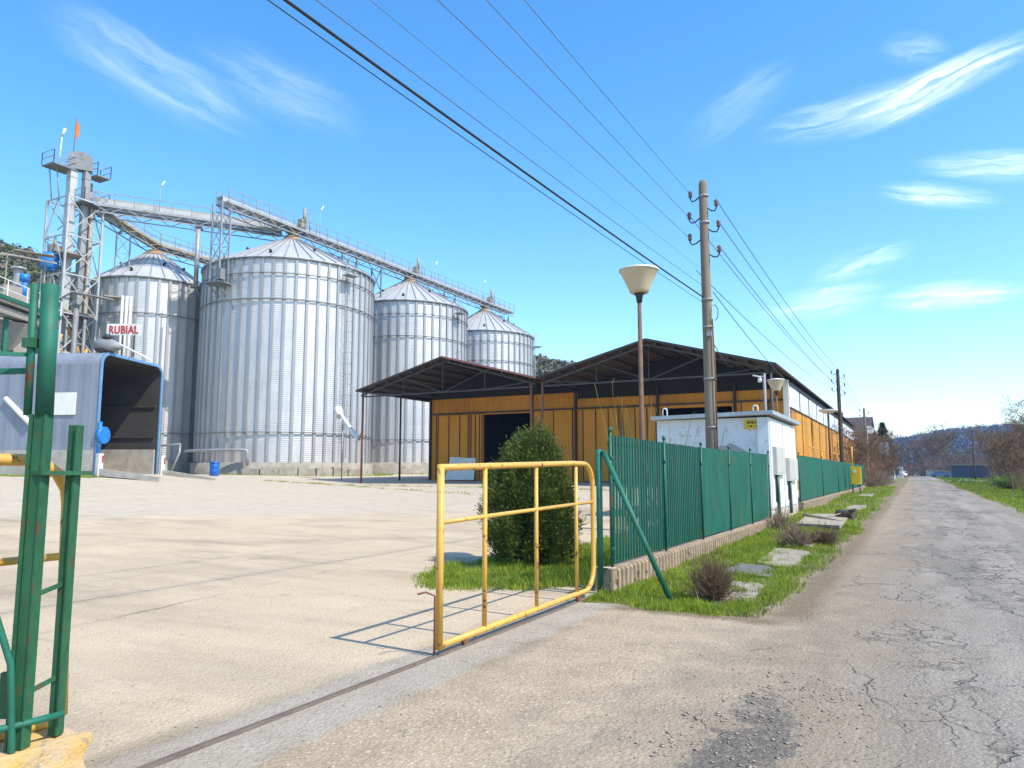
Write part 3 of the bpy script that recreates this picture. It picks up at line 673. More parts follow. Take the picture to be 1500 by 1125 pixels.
# ------------------------------------------------------------------ white transformer hut
def hutmat():
    t = Nt('patched_whitewash'); p = t.pos(); X = t.xyz(p)
    n = t.noise(t.mapv(p, (1,1,.5)), 1.3, 6, .65); m = t.noise(p, 8, 6, .7)
    c = t.mix(t.ramp(n, .35, .7), (.74,.75,.76), (.62,.63,.64))
    # bare render patch on the gable end, and flaking towards the footing
    px = t.math('MULTIPLY', t.math('ADD', X[0], 4.95), 1.05); pz = t.math('MULTIPLY', t.math('SUBTRACT', X[2], 2.12), 2.3)
    d = t.math('SQRT', t.math('ADD', t.math('MULTIPLY', px, px), t.math('MULTIPLY', pz, pz)))
    k = t.math('MULTIPLY', t.ramp(t.math('ADD', d, t.math('MULTIPLY', t.math('SUBTRACT', t.noise(p, 1.8, 4), .5), 1.3)), .70, .74, 1., 0.), t.ramp(X[1], 23.05, 23.1, 1., 0.))
    c = t.mix(k, c, (.36,.35,.34))
    fl = t.ramp(t.math('ADD', X[2], t.math('MULTIPLY', t.math('SUBTRACT', m, .5), 1.7)), .35, .75, 1., 0.)
    c = t.mix(fl, c, (.45,.33,.24))
    br = t.ramp(t.math('ADD', m, t.math('MULTIPLY', n, .25)), .70, .76, 0., .8); c = t.mix(br, c, (.42,.36,.29))
    return t.out(c, .85, 0, t.bump(m, .35, .02))
M['hut'] = hutmat()
hx0, hx1, hy0, hy1 = -7.1, -3.72, 23.0, 28.6
g = thing('transformer_hut', 'white flat roofed transformer hut between the two green fences', 'hut', (-5.4,25.8,.1))
b = MB(); b.box(hx0,hx1-.32,hy0+.05,hy1,-.1,3.24); b.box(hx1-.32,hx1,hy0,hy1,-.1,3.24)
hw = part('wall', b, M['hut'], g)
b = MB(); b.prism([(hx0-.12,hy0-.14,3.24),(hx1+.14,hy0-.14,3.30),(hx1+.14,hy1+.12,3.30),(hx0-.12,hy1+.12,3.24)], (0,0,.11)); rf = part('roof', b, M['concrete'], g)
b = MB()
b.prism([(hx0-.14,hy0-.165,3.25),(hx1+.165,hy0-.165,3.315),(hx1+.165,hy0-.142,3.315),(hx0-.14,hy0-.142,3.25)], (0,0,.115)); b.box(hx1+.143,hx1+.165,hy0-.14,hy1+.14,3.315,3.43)
part('flashing', b, M['zinc'], rf)
for x, y in ((-6.86,23.15),(-4.12,23.3)):
    b = MB(); b.tube([(x-.07,y,3.3),(x-.07,y,3.55)]+[(x-.07*math.cos(a),y,3.55+.08*math.sin(a)) for a in (R(45),R(90),R(135))]+[(x+.07,y,3.55),(x+.07,y,3.3)], .022, 8); part('lifting_loop', b, M['white'], rf)
b = MB(); b.box(-4.42,-3.92+.0,hy0+.03,hy0+.045,2.90,3.19)
b2 = b; sg = part('warning_sign', b2, M['sign_y'], g, 'yellow plate with two rows of dark marks')
# two rows of dark block characters, too worn to read
b = MB(); q = random.Random(2)
def glyph(b, x, z, w, hh, kind, y):
    t_ = .014
    if kind in 'HMW': b.box(x,x+t_,y-.004,y,z,z+hh); b.box(x+w-t_,x+w,y-.004,y,z,z+hh)
    if kind == 'H': b.box(x+t_,x+w-t_,y-.004,y,z+hh/2-t_/2,z+hh/2+t_/2)
    if kind == 'M': b.box(x+t_,x+w-t_,y-.004,y,z+hh-t_,z+hh)
    if kind == 'W': b.box(x+t_,x+w-t_,y-.004,y,z,z+t_); b.box(x+w/2-t_/2,x+w/2+t_/2,y-.004,y,z+t_,z+hh)
    if kind == 'B': b.box(x,x+w,y-.004,y,z,z+hh*.95)
    if kind == '-': b.box(x,x+w,y-.004,y,z+hh*.35,z+hh*.7)
    if kind == '/': b.prism([(x,y-.004,z),(x+t_*1.4,y-.004,z),(x+w,y-.004,z+hh),(x+w-t_*1.4,y-.004,z+hh)], (0,.004,0))
for k, ch in enumerate('BMWMH'): glyph(b, -4.33+.064*k, 3.06, .05, .075, ch, hy0+.029)
for k, ch in enumerate('/B-B'): glyph(b, -4.33+.085*k, 2.955, .055, .06, ch, hy0+.029)
part('lettering', b, M['black'], sg)
# road-side face: leaves, cabinets, pipes
for k, (a, c) in enumerate(((23.12,25.35),(25.55,28.3))):
    b = MB(); b.box(hx1+.003,hx1+.03,a,c,.55,3.16); part('door_leaf', b, M['white'], g)
def cab(a, c, z0, z1, dark):
    b = MB(); b.box(hx1+.031,hx1+.14,a,c,z0,z1); cb = part('meter_cabinet', b, M['grey_cab'], g)
    b = MB(); b.box(hx1+.141,hx1+.150,a+.08,c-.08,z0+.06,z1-.06); part('cabinet_door', b, M['grey_cab'], cb)
    b = MB(); b.box(hx1+.031,hx1+.045,a+.28,a+.62,.75,z0-.01); part('cable_chase', b, M['dark_gap'], cb)
    b = MB(); b.tube([(hx1+.07,a+.45,z0),(hx1+.08,a+.5,1.0),(hx1+.07,a+.4,.3)], .035, 8); part('cable', b, M['green_fence'], cb)
    b = MB(); b.tube([(hx1+.07,a+.72,z0),(hx1+.08,a+.68,.3)], .03, 8); part('cable', b, M['timber_grey'], cb)
cab(23.35,25.1,1.55,2.38,1); cab(25.85,27.9,1.35,2.10,1)
b = MB(); b.box(hx1-.26,hx1-.16,hy0-.012,hy0-.003,1.62,2.02); b.box(hx1-.12,hx1-.02,hy0-.012,hy0-.003,1.45,1.62); part('torn_notice', b, M['white'], g)

# ------------------------------------------------------------------ yellow gas box on the verge
g = thing('gas_meter_box', 'bright yellow gas cabinet on a short leg at the end of the green fence', 'gas box', (-3.05,50,.3))
b = MB(); b.box(-3.42,-2.86,49.85,50.35,.92,1.98); bd = part('body', b, M['yellow_clean'], g)
b = MB(); b.box(-3.38,-2.90,49.83,49.848,.96,1.94); part('door', b, M['yellow_clean'], bd)
b = MB(); b.tube([(-3.2,49.80,1.7),(-3.2,49.828,1.7)], .09, 16); part('dial', b, M['white'], bd)
b = MB(); b.tube([(-2.95,50.1,.2),(-2.95,50.1,.95)], .035, 8); b.tube([(-3.35,50.1,.2),(-3.35,50.1,.95)], .035, 8); part('leg', b, M['iron'], g)
b = MB(); b.tube([(-3.3,50.1,1.97),(-3.3,50.1,3.2)], .04, 8); part('riser_pipe', b, M['yellow'], g)

# ------------------------------------------------------------------ ochre hall (two gables, one roofed porch)
g = thing('warehouse', 'ochre twin gabled hall with a dark open porch roof and sliding doors', 'warehouse', (-18,46,.9))
WX0, WX1, WY0, WY1 = -31.2, -6.2, 46., 100.
EZ, RZ = 7.12, 8.98; EL, VA, ER = -33.4, -19.7, -5.95; RL, RR = -26.4, -12.85; YF = 40.
def slope(b, x0, z0, x1, z1, y0, y1, th): b.prism([(x0,y0,z0),(x1,y0,z1),(x1,y0,z1+th),(x0,y0,z0+th)], (0,y1-y0,0))
for x0, z0, x1, z1 in ((EL,EZ,RL,RZ),(RL,RZ,VA,EZ+.1),(VA,EZ+.1,RR,RZ),(RR,RZ,ER,EZ)):
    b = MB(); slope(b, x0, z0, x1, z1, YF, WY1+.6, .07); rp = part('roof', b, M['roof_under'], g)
    b = MB()
    for k in range(7):
        f = (k+.5)/7; x = x0+(x1-x0)*f; z = z0+(z1-z0)*f; b.box(x-.05,x+.05,YF+.1,WY1,z-.16,z-.02)
    part('purlin', b, M['truss'], rp)
    b = MB(); d = .004; b.prism([(x0,YF-.03,z0-.02),(x1,YF-.03,z1-.02),(x1,YF-.03,z1+.10),(x0,YF-.03,z0+.10)], (0,.025,0)); part('verge_board', b, M['roof_red'] if x0 == RL else M['roof_grey'], rp)
    b = MB(); slope(b, x0, z0+.075, x1, z1+.075, YF-.05, WY1+.65, .02); part('roof_cover', b, M['roof_red'] if x0 == RL else M['roof_grey'], rp)
def truss(x0, x1, xr, zt, y):
    b = MB(); zc = 6.78; n = 4
    b.bar((x0+.3,y,zc),(x1-.3,y,zc), .09, .09)
    zz = lambda x: EZ-.22+(RZ-EZ)*(1-abs(x-xr)/((x1-x0)/2))
    b.bar((x0+.2,y,zz(x0)),(xr,y,zz(xr)), .09, .1); b.bar((xr,y,zz(xr)),(x1-.2,y,zz(x1)), .09, .1)
    for k in range(n+1):
        x = x0+.6+(x1-x0-1.2)*k/n; b.bar((x,y,zc),(x,y,max(zc+.02,zz(x))), .04)
        if k < n:
            x2 = x0+.6+(x1-x0-1.2)*(k+1)/n
            if k < n/2: b.bar((x2,y,zc),(x,y,max(zc+.02,zz(x))), .05)
            else: b.bar((x,y,zc),(x2,y,max(zc+.02,zz(x2))), .05)
    return b
for y in (40.35,): part('truss', truss(EL,VA,RL,RZ,y), M['truss'], g); part('truss', truss(VA,ER,RR,RZ,y), M['truss'], g)
for x, y in ((-33.0,40.3),(-33.0,44.6),(-20.15,40.3),(-19.4,40.3),(-6.3,40.3)):
    z0 = h(x, y)-.1; b = MB(); b.tube([(x,y,z0),(x,y,7.05)], .075, 10); part('porch_post', b, M['rusty'] if x < -19 and y < 44 else M['iron'], g)
# front wall with two real door openings
zb = .2; D = [(-26.8,-23.1,5.72),(-13.9,-9.5,5.62)]
b = MB(); th = .12; xs = [WX0, D[0][0], D[0][1], D[1][0], D[1][1], WX1]
for k in (0,2,4): b.box(xs[k],xs[k+1],WY0,WY0+th,zb,5.9)
b.box(D[0][0],D[0][1],WY0,WY0+th,D[0][2],5.9); b.box(D[1][0],D[1][1],WY0,WY0+th,D[1][2],5.9)
fw = part('front_wall', b, M['door_y'], g)
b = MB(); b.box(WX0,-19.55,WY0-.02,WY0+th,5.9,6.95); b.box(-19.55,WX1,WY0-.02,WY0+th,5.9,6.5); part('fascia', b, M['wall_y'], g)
b = MB(); b.box(WX0,-19.55,WY0+.01,WY0+th-.01,6.951,7.15); b.box(-19.55,WX1,WY0+.01,WY0+th-.01,6.501,7.15); b.prism([(WX0,WY0+.012,7.151),(VA,WY0+.012,7.151),(RL,WY0+.012,RZ-.02)], (0,.08,0)); b.prism([(VA,WY0+.012,7.151),(WX1,WY0+.012,7.151),(RR,WY0+.012,RZ-.02)], (0,.08,0)); part('gable_shade_panel', b, M['gable_shade'], g)  # dark gable sheet, brought lower on the right to paint in deep porch shade
b = MB(); q = random.Random(4); x = WX0+.4
while x < WX1-.4:
    w_ = q.choice((.05,.09,.22))
    if not any(a-.1 < x < c+.1 for a, c, _ in D) and not (-30.7 < x < -26.7) and not (-19.3 < x < -14.0): b.box(x,x+w_,WY0-.035,WY0-.002,zb,5.8)
    x += q.uniform(.75,1.5)
part('panel_rib', b, M['rusty_dark'], fw)
b = MB(); b.bar((WX0,WY0-.10,5.86),(WX1,WY0-.10,5.86), .14, .10); part('door_track', b, M['truss'], g)
for x0, x1, z1 in ((-30.6,-27.9,5.75),(-27.8,-26.75,5.75),(-19.2,-16.6,5.75),(-16.4,-14.1,5.75)):
    b = MB(); b.box(x0,x1,WY0-.14,WY0-.03,h(x0,46)+.08,z1)
    sd = part('sliding_door', b, M['door_y'], g)
    for x in (x0+.04,x0+(x1-x0)*.36,x0+(x1-x0)*.7,x1-.1): b = MB(); b.box(x,x+.07,WY0-.165,WY0-.141,h(x0,46)+.1,z1-.02); part('door_stile', b, M['rusty_dark'], sd)
b = MB()
for x in (WX0-.03, -22.9, -19.65, -14.05, -9.3): b.box(x-.07,x+.07,WY0-.19,WY0-.17+.14,zb,7.0)
part('corner_post', b, M['dark_gap'], g)
b = MB(); b.box(WX1-.30,WX1+.0,WY0-.30,WY0-.03,zb,6.98); part('end_column', b, M['white'], g)
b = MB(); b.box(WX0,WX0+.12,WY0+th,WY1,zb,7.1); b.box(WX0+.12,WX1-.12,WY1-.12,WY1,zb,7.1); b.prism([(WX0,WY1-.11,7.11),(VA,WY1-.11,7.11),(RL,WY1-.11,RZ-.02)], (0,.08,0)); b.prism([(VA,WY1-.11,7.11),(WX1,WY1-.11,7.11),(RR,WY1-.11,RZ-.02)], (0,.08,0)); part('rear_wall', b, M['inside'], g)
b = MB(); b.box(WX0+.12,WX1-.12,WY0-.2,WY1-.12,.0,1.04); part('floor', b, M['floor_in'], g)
b = MB(); b.box(WX1-.12,WX1,WY0+th,WY1,zb,5.42); part('side_wall', b, M['wall_s'], g)
y = WY0+th; k = 0
while y < WY1-.5:
    w = 4.25; b = MB(); b.box(WX1-.10,WX1-.02,y+.12,min(y+w,WY1),5.44,6.72); part('window_strip', b, M['band'], g); y += w+.45; k += 1
b = MB(); b.box(WX1-.14,WX1-.11,WY0+th,WY1,5.42,7.0); b.box(WX1-.13,WX1+.04,WY0+th,WY1,6.73,6.95); part('eave_beam', b, M['dark_gap'], g)
b = MB(); b.box(WX1+.0,WX1+.05,WY0+.1,WY1,5.36,5.44); part('sill_rail', b, M['wood_pole'], g)
b = MB()
for k in range(11): b.box(WX1+.001,WX1+.03,WY0+4.9*k+.2,WY0+4.9*k+.32,.3,5.35)
part('wall_batten', b, M['wood_pole'], g)
b = MB(); b.tube([(-8.2,45.6,5.2),(-8.2,45.6,1.)], .05, 8); b.tube([(-16.3,45.7,4.9),(-16.3,45.7,1.2)], .04, 8); part('drain_pipe', b, M['galv'], g)
b = MB(); b.box(-23.05,-21.75,46.5,46.56,4.6,4.95); part('lintel_board', b, M['timber_grey'], g)
# white sheets leaning by the door, and bits in the doorway
b = MB(); b.hexa([(-29.6,45.35,1.12),(-27.2,45.35,1.12),(-27.2,45.4,1.12),(-29.6,45.4,1.12),(-29.4,45.78,2.75),(-27.3,45.78,2.65),(-27.3,45.83,2.65),(-29.4,45.83,2.75)])
solo('leaning_panel', b, M['white'], 'pale sheet leaning against the ochre hall left of its dark doorway', 'panel', (-28.4,45.5,1.1))
b = MB(); b.box(-25.9,-24.6,47.6,48.6,1.05,2.3); b.box(-25.85,-24.65,47.55,47.598,1.1,2.2); b.tube([(-25.2,48,2.3),(-25.2,48,3.0),(-24.9,48,3.2)], .09, 10)
solo('grey_machine', b, M['galv_dark'], 'grey machine standing inside the dark hall doorway', 'machine', (-25.2,48,1.05))
# gas pipe along the side wall
g = thing('gas_pipe', 'thin yellow gas pipe running along the ochre side wall above the fence', 'pipe', (-5.6,47,.5))
b = MB(); b.tube([(-5.4,47.5,3.12),(-5.4,78,3.12)], .035, 8); part('pipe', b, M['yellow'], g)
b = MB()
for k in range(6): b.tube([(-5.4,48.5+5.8*k,.3),(-5.4,48.5+5.8*k,3.1)], .03, 6)
part('stand', b, M['yellow'], g)

# ------------------------------------------------------------------ brown house behind the hall
g = thing('brown_house', 'brown tiled house with satellite dishes behind the end of the ochre hall', 'house', (-10,112,.6))
b = MB(); b.box(-17,-5.2,106,119,.2,6.6); b.prism([(-5.2,106,6.601),(-5.2,119,6.601),(-5.2,112.5,8.9)], (-11.8,0,0)); part('wall', b, M['wall_brown'], g)
b = MB()
for s in (1,-1):
    b.prism([(-17.6,112.5-s*7.3,6.25),(-4.6,112.5-s*7.3,6.25),(-4.6,112.5,9.0),(-17.6,112.5,9.0)], (0,0,.16))
rf = part('roof', b, M['tile'], g)
b = MB(); b.box(-9,-8.2,111,111.8,8.2,9.8); part('chimney', b, M['wall_brown'], rf)
for x in (-6.6,-9.2): b = MB(); b.box(x,x+1.2,105.97,105.99,4.6,6.); wn = part('window', b, M['glass'], g)
for y in (108,112,116): b = MB(); b.box(-5.19,-5.17,y,y+1.2,5.4,6.8); part('window', b, M['glass'], g)
def dish(c, r, d):
    d = Vector(d).normalized(); a = d.cross(Vector((0,0,1))).normalized(); e = a.cross(d); b = MB(); vs = []; fs = []; n = 16
    for k, f in enumerate((.02,.5,1.)):
        for i in range(n): q = 2*math.pi*i/n; vs.append(Vector(c)+(a*math.cos(q)+e*math.sin(q))*r*f+d*(f*f*r*.25))
    for k in range(2): fs += [(k*n+i,k*n+(i+1)%n,(k+1)*n+(i+1)%n,(k+1)*n+i) for i in range(n)]
    b.add(vs, fs, True); b.tube([Vector(c)-d*.35+Vector((0,0,-.3)),c], .04, 6); return b
part('satellite_dish', dish((-4.75,105.3,7.0),.55,(.2,-1,.3)), M['white'], g); part('satellite_dish', dish((-6.6,105.4,6.0),.5,(.1,-1,.3)), M['white'], g)

# ------------------------------------------------------------------ silos
def silo(label, cx, cy, rad, zb, zr, za, ground, ns, rings, seed, ladder=None):
    g = thing('grain_silo', label, 'silo', (cx,cy,ground), 'corrugated grain silos'); n = ns*2
    b = MB(); b.lathe((cx,cy), [(rad,zb),(rad,zr)], ns, False); w = part('wall', b, M['silo'], g)
    b = MB()
    for i in range(ns):
        q = 2*math.pi*i/ns; c, s = math.cos(q), math.sin(q); Mz = Matrix.Rotation(q, 3, 'Z')
        b.obox((cx+(rad+.05)*c, cy+(rad+.05)*s, (zb+zr)/2), .10, .13, zr-zb, 0, Mz)
        b.obox((cx+(rad+.105)*c, cy+(rad+.105)*s, (zb+zr)/2), .012, .22, zr-zb, 0, Mz)
    part('stiffener', b, M['stiff'], w)
    for z, t_ in rings:
        b = MB(); b.lathe((cx,cy), [(rad+.10,z),(rad+.19,z),(rad+.19,z+t_),(rad+.10,z+t_)], n); part('wind_ring', b, M['galv_dark'], w)
    rc = .75
    b = MB(); nr = ns-8; vs = []
    zx = lambda r: zr+.05+(za-zr-.05)*((rad+.22-r)/(rad+.22-rc))
    b.lathe((cx,cy), [(rad+.22,zx(rad+.22)-.05),(rad+.22,zx(rad+.22)),(rad*.5,zx(rad*.5)),(rc,za)], nr, False); rf = part('roof', b, M['silo_roof'], g)
    b = MB()
    for i in range(nr):
        q = 2*math.pi*i/nr; c, s = math.cos(q), math.sin(q)
        b.bar((cx+(rad+.2)*c,cy+(rad+.2)*s,zx(rad+.2)+.04),(cx+rc*c,cy+rc*s,za+.04), .06, .11)
    part('roof_rib', b, M['stiff'], rf)
    b = MB(); b.lathe((cx,cy), [(0,za+.38),(rc-.15,za+.34),(rc+.05,za+.1),(rc+.25,za-.05),(rc+.3,za-.14)], 28); part('cap', b, M['rust_cap'], rf)
    b = MB(); q0 = random.Random(seed)
    for i in range(9):
        q = 2*math.pi*(i+.5)/9; rr = rad*(.88 if i % 2 else .60); c, s = math.cos(q), math.sin(q); z = zx(rr)
        b = MB(); b.tube([(cx+rr*c,cy+rr*s,z-.05),(cx+rr*c,cy+rr*s,z+.12),(cx+(rr+.14)*c,cy+(rr+.14)*s,z+.15)], .13, 8); part('roof_vent', b, M['dark_gap'], rf)
    b = MB(); b.lathe((cx,cy), [(rad+.32,ground-.5),(rad+.30,zb-.02),(rad+.02,zb),(0,zb)], n); part('plinth', b, M['mossy'], g)
    if ladder is not None:
        b = MB(); q = ladder; c, s = math.cos(q), math.sin(q); tx, ty = -s, c
        for o in (-.22,.22): b.tube([(cx+(rad+.35)*c+tx*o,cy+(rad+.35)*s+ty*o,zb+.4),(cx+(rad+.35)*c+tx*o,cy+(rad+.35)*s+ty*o,zr+1.0)], .025, 5)
        z = zb+.5
        while z < zr+.9: b.tube([(cx+(rad+.35)*c-tx*.22,cy+(rad+.35)*s-ty*.22,z),(cx+(rad+.35)*c+tx*.22,cy+(rad+.35)*s+ty*.22,z)], .014, 4, False); z += .33
        z = zb+3
        while z < zr+1:
            b.tube([(cx+(rad+.35+.55*math.sin(k))*c+tx*.35*math.cos(k),cy+(rad+.35+.55*math.sin(k))*s+ty*.35*math.cos(k),z) for k in (0,R(45),R(90),R(135),R(180))], .016, 4, False); z += .9
        b.obox((cx+(rad+.7)*c,cy+(rad+.7)*s,zr-.9), .9, 1.2, .06, q)
        part('ladder', b, M['galv'], g)
    return g
silo('largest front silo with a tall steel wall, nearest to the yard', -50,50.3,7.5,2.46,19.35,23.1,1.5,52,((4.85,.07),(15.8,.07),(18.0,.04),(19.25,.08)),1,R(-8))
silo('middle silo of the front row, between the large silo and the end one', -50,68.8,6.6,2.7,19.75,23.35,1.5,46,((5.0,.07),(15.9,.07),(18.3,.04),(19.65,.08)),2,R(-4))
silo('farthest silo of the front row, behind the red edged porch roof', -50,86,6.5,2.7,19.45,23.2,1.5,46,((5.0,.07),(15.6,.07),(18.1,.04),(19.35,.08)),3,R(35))
silo('rear silo with a steep roof behind the open blue shed', -61.6,44.6,4.9,2.7,18.55,21.9,1.5,36,((5.0,.07),(15.3,.07),(18.45,.08)),4)
# plinth blocks, pipe, barrel in front of the large silo
b = MB()
for k in range(7):
    q = R(-62+9.5*k); c, s = math.cos(q), math.sin(q); b.obox((-50+8.55*c,50.3+8.55*s,1.55+.05*(k%3)), .4, 1.33, .75+.1*(k%2), q)
solo('kerb_blocks', b, M['mossy'], 'broken row of pale concrete kerb blocks at the foot of the largest silo', 'kerb', (-46,43,1.4))
g = thing('aeration_pipe', 'grey pipe bent down in front of the largest silo base', 'pipe', (-48,42,1.5))
b = MB(); P = []
for k in range(16):
    q = R(-128+4.1*k); P.append((-50+8.25*math.cos(q),50.3+8.25*math.sin(q),3.42))
P += [(P[-1][0]+.12,P[-1][1]+.1,3.35),(P[-1][0]+.14,P[-1][1]+.12,3.0),(P[-1][0]+.14,P[-1][1]+.12,2.2)]
b.tube(P, .12, 10); part('pipe', b, M['galv'], g)
b = MB(); b.tube([(-56.0,42.2,3.9),(-52.9,41.6,3.95)], .09, 8); b.tube([(-52.9,41.6,4.0),(-52.7,41.4,3.2),(-53.2,41.0,1.5)], .08, 8); b.tube([(-53.4,40.8,2.4),(-54.2,40.4,2.5),(-54.5,40.2,1.6)], .06, 8); part('lower_pipe', b, M['galv'], g)
g = thing('plastic_barrel', 'blue plastic barrel standing by the foot of the largest silo', 'barrel', (-44.4,38.2,1.4))
zg = h(-44.3,37.8)
b = MB(); b.lathe((-44.3,37.8), [(0,zg),(.29,zg),(.33,zg+.06),(.33,zg+.30),(.345,zg+.33),(.33,zg+.36),(.33,zg+.62),(.345,zg+.65),(.33,zg+.68),(.33,zg+.95),(.27,zg+1.02),(0,zg+1.02)], 24); part('body', b, M['barrel'], g)
b = MB(); b.lathe((-44.3,37.8), [(.345,zg+.9),(.355,zg+.9),(.355,zg+.94),(.345,zg+.94)], 24); part('hoop', b, M['iron'], g)
g = thing('grain_auger', 'white tubular auger slung in front of the largest silo beside the porch post', 'auger', (-36,40,4))
b = MB(); b.tube([(-37.4,43.0,6.0),(-33.9,41.0,3.9)], .16, 10); part('tube', b, M['white'], g)
b = MB(); b.tube([(-37.7,43.15,6.35),(-37.2,42.85,5.75)], [.34,.28], 12); b.obox((-36.6,42.6,5.35), .5, .4, .4, R(30)); part('motor', b, M['white'], g)
b = MB(); b.tube([(-33.9,41.0,3.9),(-33.06,40.4,4.45)], .06, 8); b.tube([(-36.7,42.6,5.4),(-36.7,42.6,1.0)], .04, 6); part('arm', b, M['galv'], g)

# ------------------------------------------------------------------ conveyors on the silo roofs
def rail3(b, p0, p1, off, hgt, step=1.5, r=.022):
    p0, p1 = Vector(p0)+off, Vector(p1)+off; L = (p1-p0).length; n = max(1, int(L/step))
    for i in range(n+1): p = p0.lerp(p1, i/n); b.bar(p, p+Vector((0,0,hgt)), .045)
    for f in (.5,1.): b.bar(p0+Vector((0,0,hgt*f)), p1+Vector((0,0,hgt*f)), .045)
def bridge(label, p0, p1, w, trough, rails=(1,1), mat='galv', lattice=True):
    g = thing('conveyor_bridge', label, 'conveyor', p0); p0, p1 = Vector(p0), Vector(p1); d = (p1-p0); L = d.length; d.normalize()
    s = d.cross(Vector((0,0,1))).normalized(); hz = .62
    b = MB()
    for k in (-1,1):
        o = s*(k*w/2); b.bar(p0+o, p1+o, .10, .20); b.bar(p0+o+Vector((0,0,-hz)), p1+o+Vector((0,0,-hz)), .07, .08) if lattice else None
        if lattice:
            n = max(2, int(L/1.1))
            for i in range(n):
                a = p0.lerp(p1, i/n)+o; c = p0.lerp(p1, (i+1)/n)+o; dn = Vector((0,0,-hz))
                b.bar(a+(dn if i % 2 else Vector()), c+(Vector() if i % 2 else dn), .05)
    n = max(2, int(L/1.6))
    for i in range(n+1): a = p0.lerp(p1, i/n); b.bar(a-s*w/2, a+s*w/2, .08, .12)
    part('frame', b, M['galv_old'] if mat == 'old' else M['galv'], g)
    b = MB(); b.bar(p0+s*w*.28+Vector((0,0,.06)), p1+s*w*.28+Vector((0,0,.06)), w*.42, .04); part('walkway', b, M['galv_old'], g)
    b = MB(); q = s*(-w*.2); b.bar(p0+q+Vector((0,0,.1+trough/2)), p1+q+Vector((0,0,.1+trough/2)), w*.42, trough)
    for i in range(int(L/2.4)+1):
        a = p0.lerp(p1, min(1, i*2.4/L)); b.bar(a+q+Vector((0,0,.1+trough/2)), a+q+Vector((0,0,.1+trough/2))+d*.06, w*.46, trough*1.12)
    part('trough', b, M['galv_light'], g)
    b = MB()
    if rails[0]: rail3(b, p0, p1, s*w/2, 1.1)
    if rails[1]: rail3(b, p0, p1, s*-w/2, 1.1)
    part('handrail', b, M['galv_old'], g)
    return g
def lampstick(x, y, z, hh, mat='galv'):
    g = thing('mast_light', 'thin mast with a small lamp head on the conveyor deck', 'light', (x,y,z), 'thin lamp masts on the conveyors')
    b = MB(); b.tube([(x,y,z),(x,y,z+hh)], .028, 6); part('mast', b, M['galv'], g)
    b = MB(); b.tube([(x,y,z+hh),(x+.08,y+.12,z+hh+.28),(x+.16,y+.28,z+hh+.62)], [.05,.09,.05], 8); part('lamp_head', b, M['white'], g)
    return g
fc = bridge('long conveyor bridge along the tops of the three front silos', (-50,42.2,24.1),(-50,93.2,24.35),1.5,.5)
for y in (50.3,68.8,86):   # drop spouts with yellow rails, children of the bridge
    b = MB(); b.tube([(-50,y,23.2),(-50,y,23.9)], .28, 10); b.box(-50.4,-49.6,y-.45,y+.45,23.75,24.05); part('drop_spout', b, M['rust_cap'], fc)
    b = MB(); b.box(-49.9,-49.4,y+.5,y+1.2,24.4,25.3); b.tube([(-49.5,y+1.0,25),(-49.5,y+1.0,26.4)], .16, 8); b.tube([(-49.3,y+1.5,24),(-49.3,y+1.5,26.2)], .05, 6); part('drive_motor', b, M['galv_old'], fc)
for y, zf in ((56.6,20.55),(58.8,19.7),(62.8,20.3),(75.2,20.4),(77.6,20.),(91.6,20.)):
    b = MB()
    for o in (-.65,.65): b.bar((-50+o,y,zf-.1),(-50+o,y,23.6), .12)
    b.bar((-50.65,y,zf+.6),(-49.35,y,23.4), .07); b.bar((-49.35,y,zf+.6),(-50.65,y,23.4), .07); part('trestle', b, M['galv_dark'], fc)
g = thing('conveyor_support', 'lattice leg on a bracket at the left rim of the largest silo', 'support', (-50,42.2,17))
b = MB()
for x in (-50.55,-49.45):
    for y in (41.75,42.65): b.bar((x,y,17.2),(x,y,23.95), .11)
for k in range(4):
    z0 = 17.4+1.5*k
    for y in (41.75,42.65): b.bar((-50.55,y,z0),(-49.45,y,z0+1.5), .05); b.bar((-49.45,y,z0),(-50.55,y,z0+1.5), .05); b.bar((-50.55,y,z0),(-49.45,y,z0), .05)
part('lattice_leg', b, M['galv'], g)
b = MB(); b.box(-50.9,-49.1,41.4,42.75,17.1,17.2); b.bar((-50.5,41.5,17.1),(-50.5,42.75,16.2), .08); b.bar((-49.5,41.5,17.1),(-49.5,42.75,16.2), .08); b.obox((-49.2,41.7,17.75), .5, .5, .9); part('bracket', b, M['galv_dark'], g)
TX, TY = -61.8, 37.0
bridge('level conveyor bridge from the elevator tower to the largest silo', (-60.9,38.2,24.35),(-50.7,49.6,23.75),1.5,.75)
b = None
g = thing('support_column', 'single round steel column under the level conveyor bridge', 'column', (-54.85,43.85,17.9))
b = MB(); b.tube([(-54.85,43.85,17.9),(-54.85,43.85,23.4)], .20, 14); part('shaft', b, M['galv'], g)
b = MB(); b.obox((-55.1,44.1,23.3), 1.3, .5, .16, R(-48)); part('head_plate', b, M['galv_dark'], g)
b = MB(); b.obox((-54.8,43.95,17.85), .8, .8, .12, R(38)); b.bar((-54.85,43.85,17.8),(-54.5,44.35,16.6), .1); part('bracket', b, M['galv_dark'], g)
bc = bridge('sloping stained conveyor bridge from the elevator tower down to the rear silo', (-61.7,38.0,24.6),(-61.6,44.6,22.75),1.3,.45,(1,1),'old')
b = MB(); b.tube([(-61.6,44.6,21.9),(-61.6,44.6,22.7)], .25, 10); part('drop_spout', b, M['rust_cap'], bc)
bridge('stained conveyor bridge running on behind the rear silo roof', (-61.6,44.7,22.75),(-61.6,66,22.75),1.3,.45,(1,1),'old')
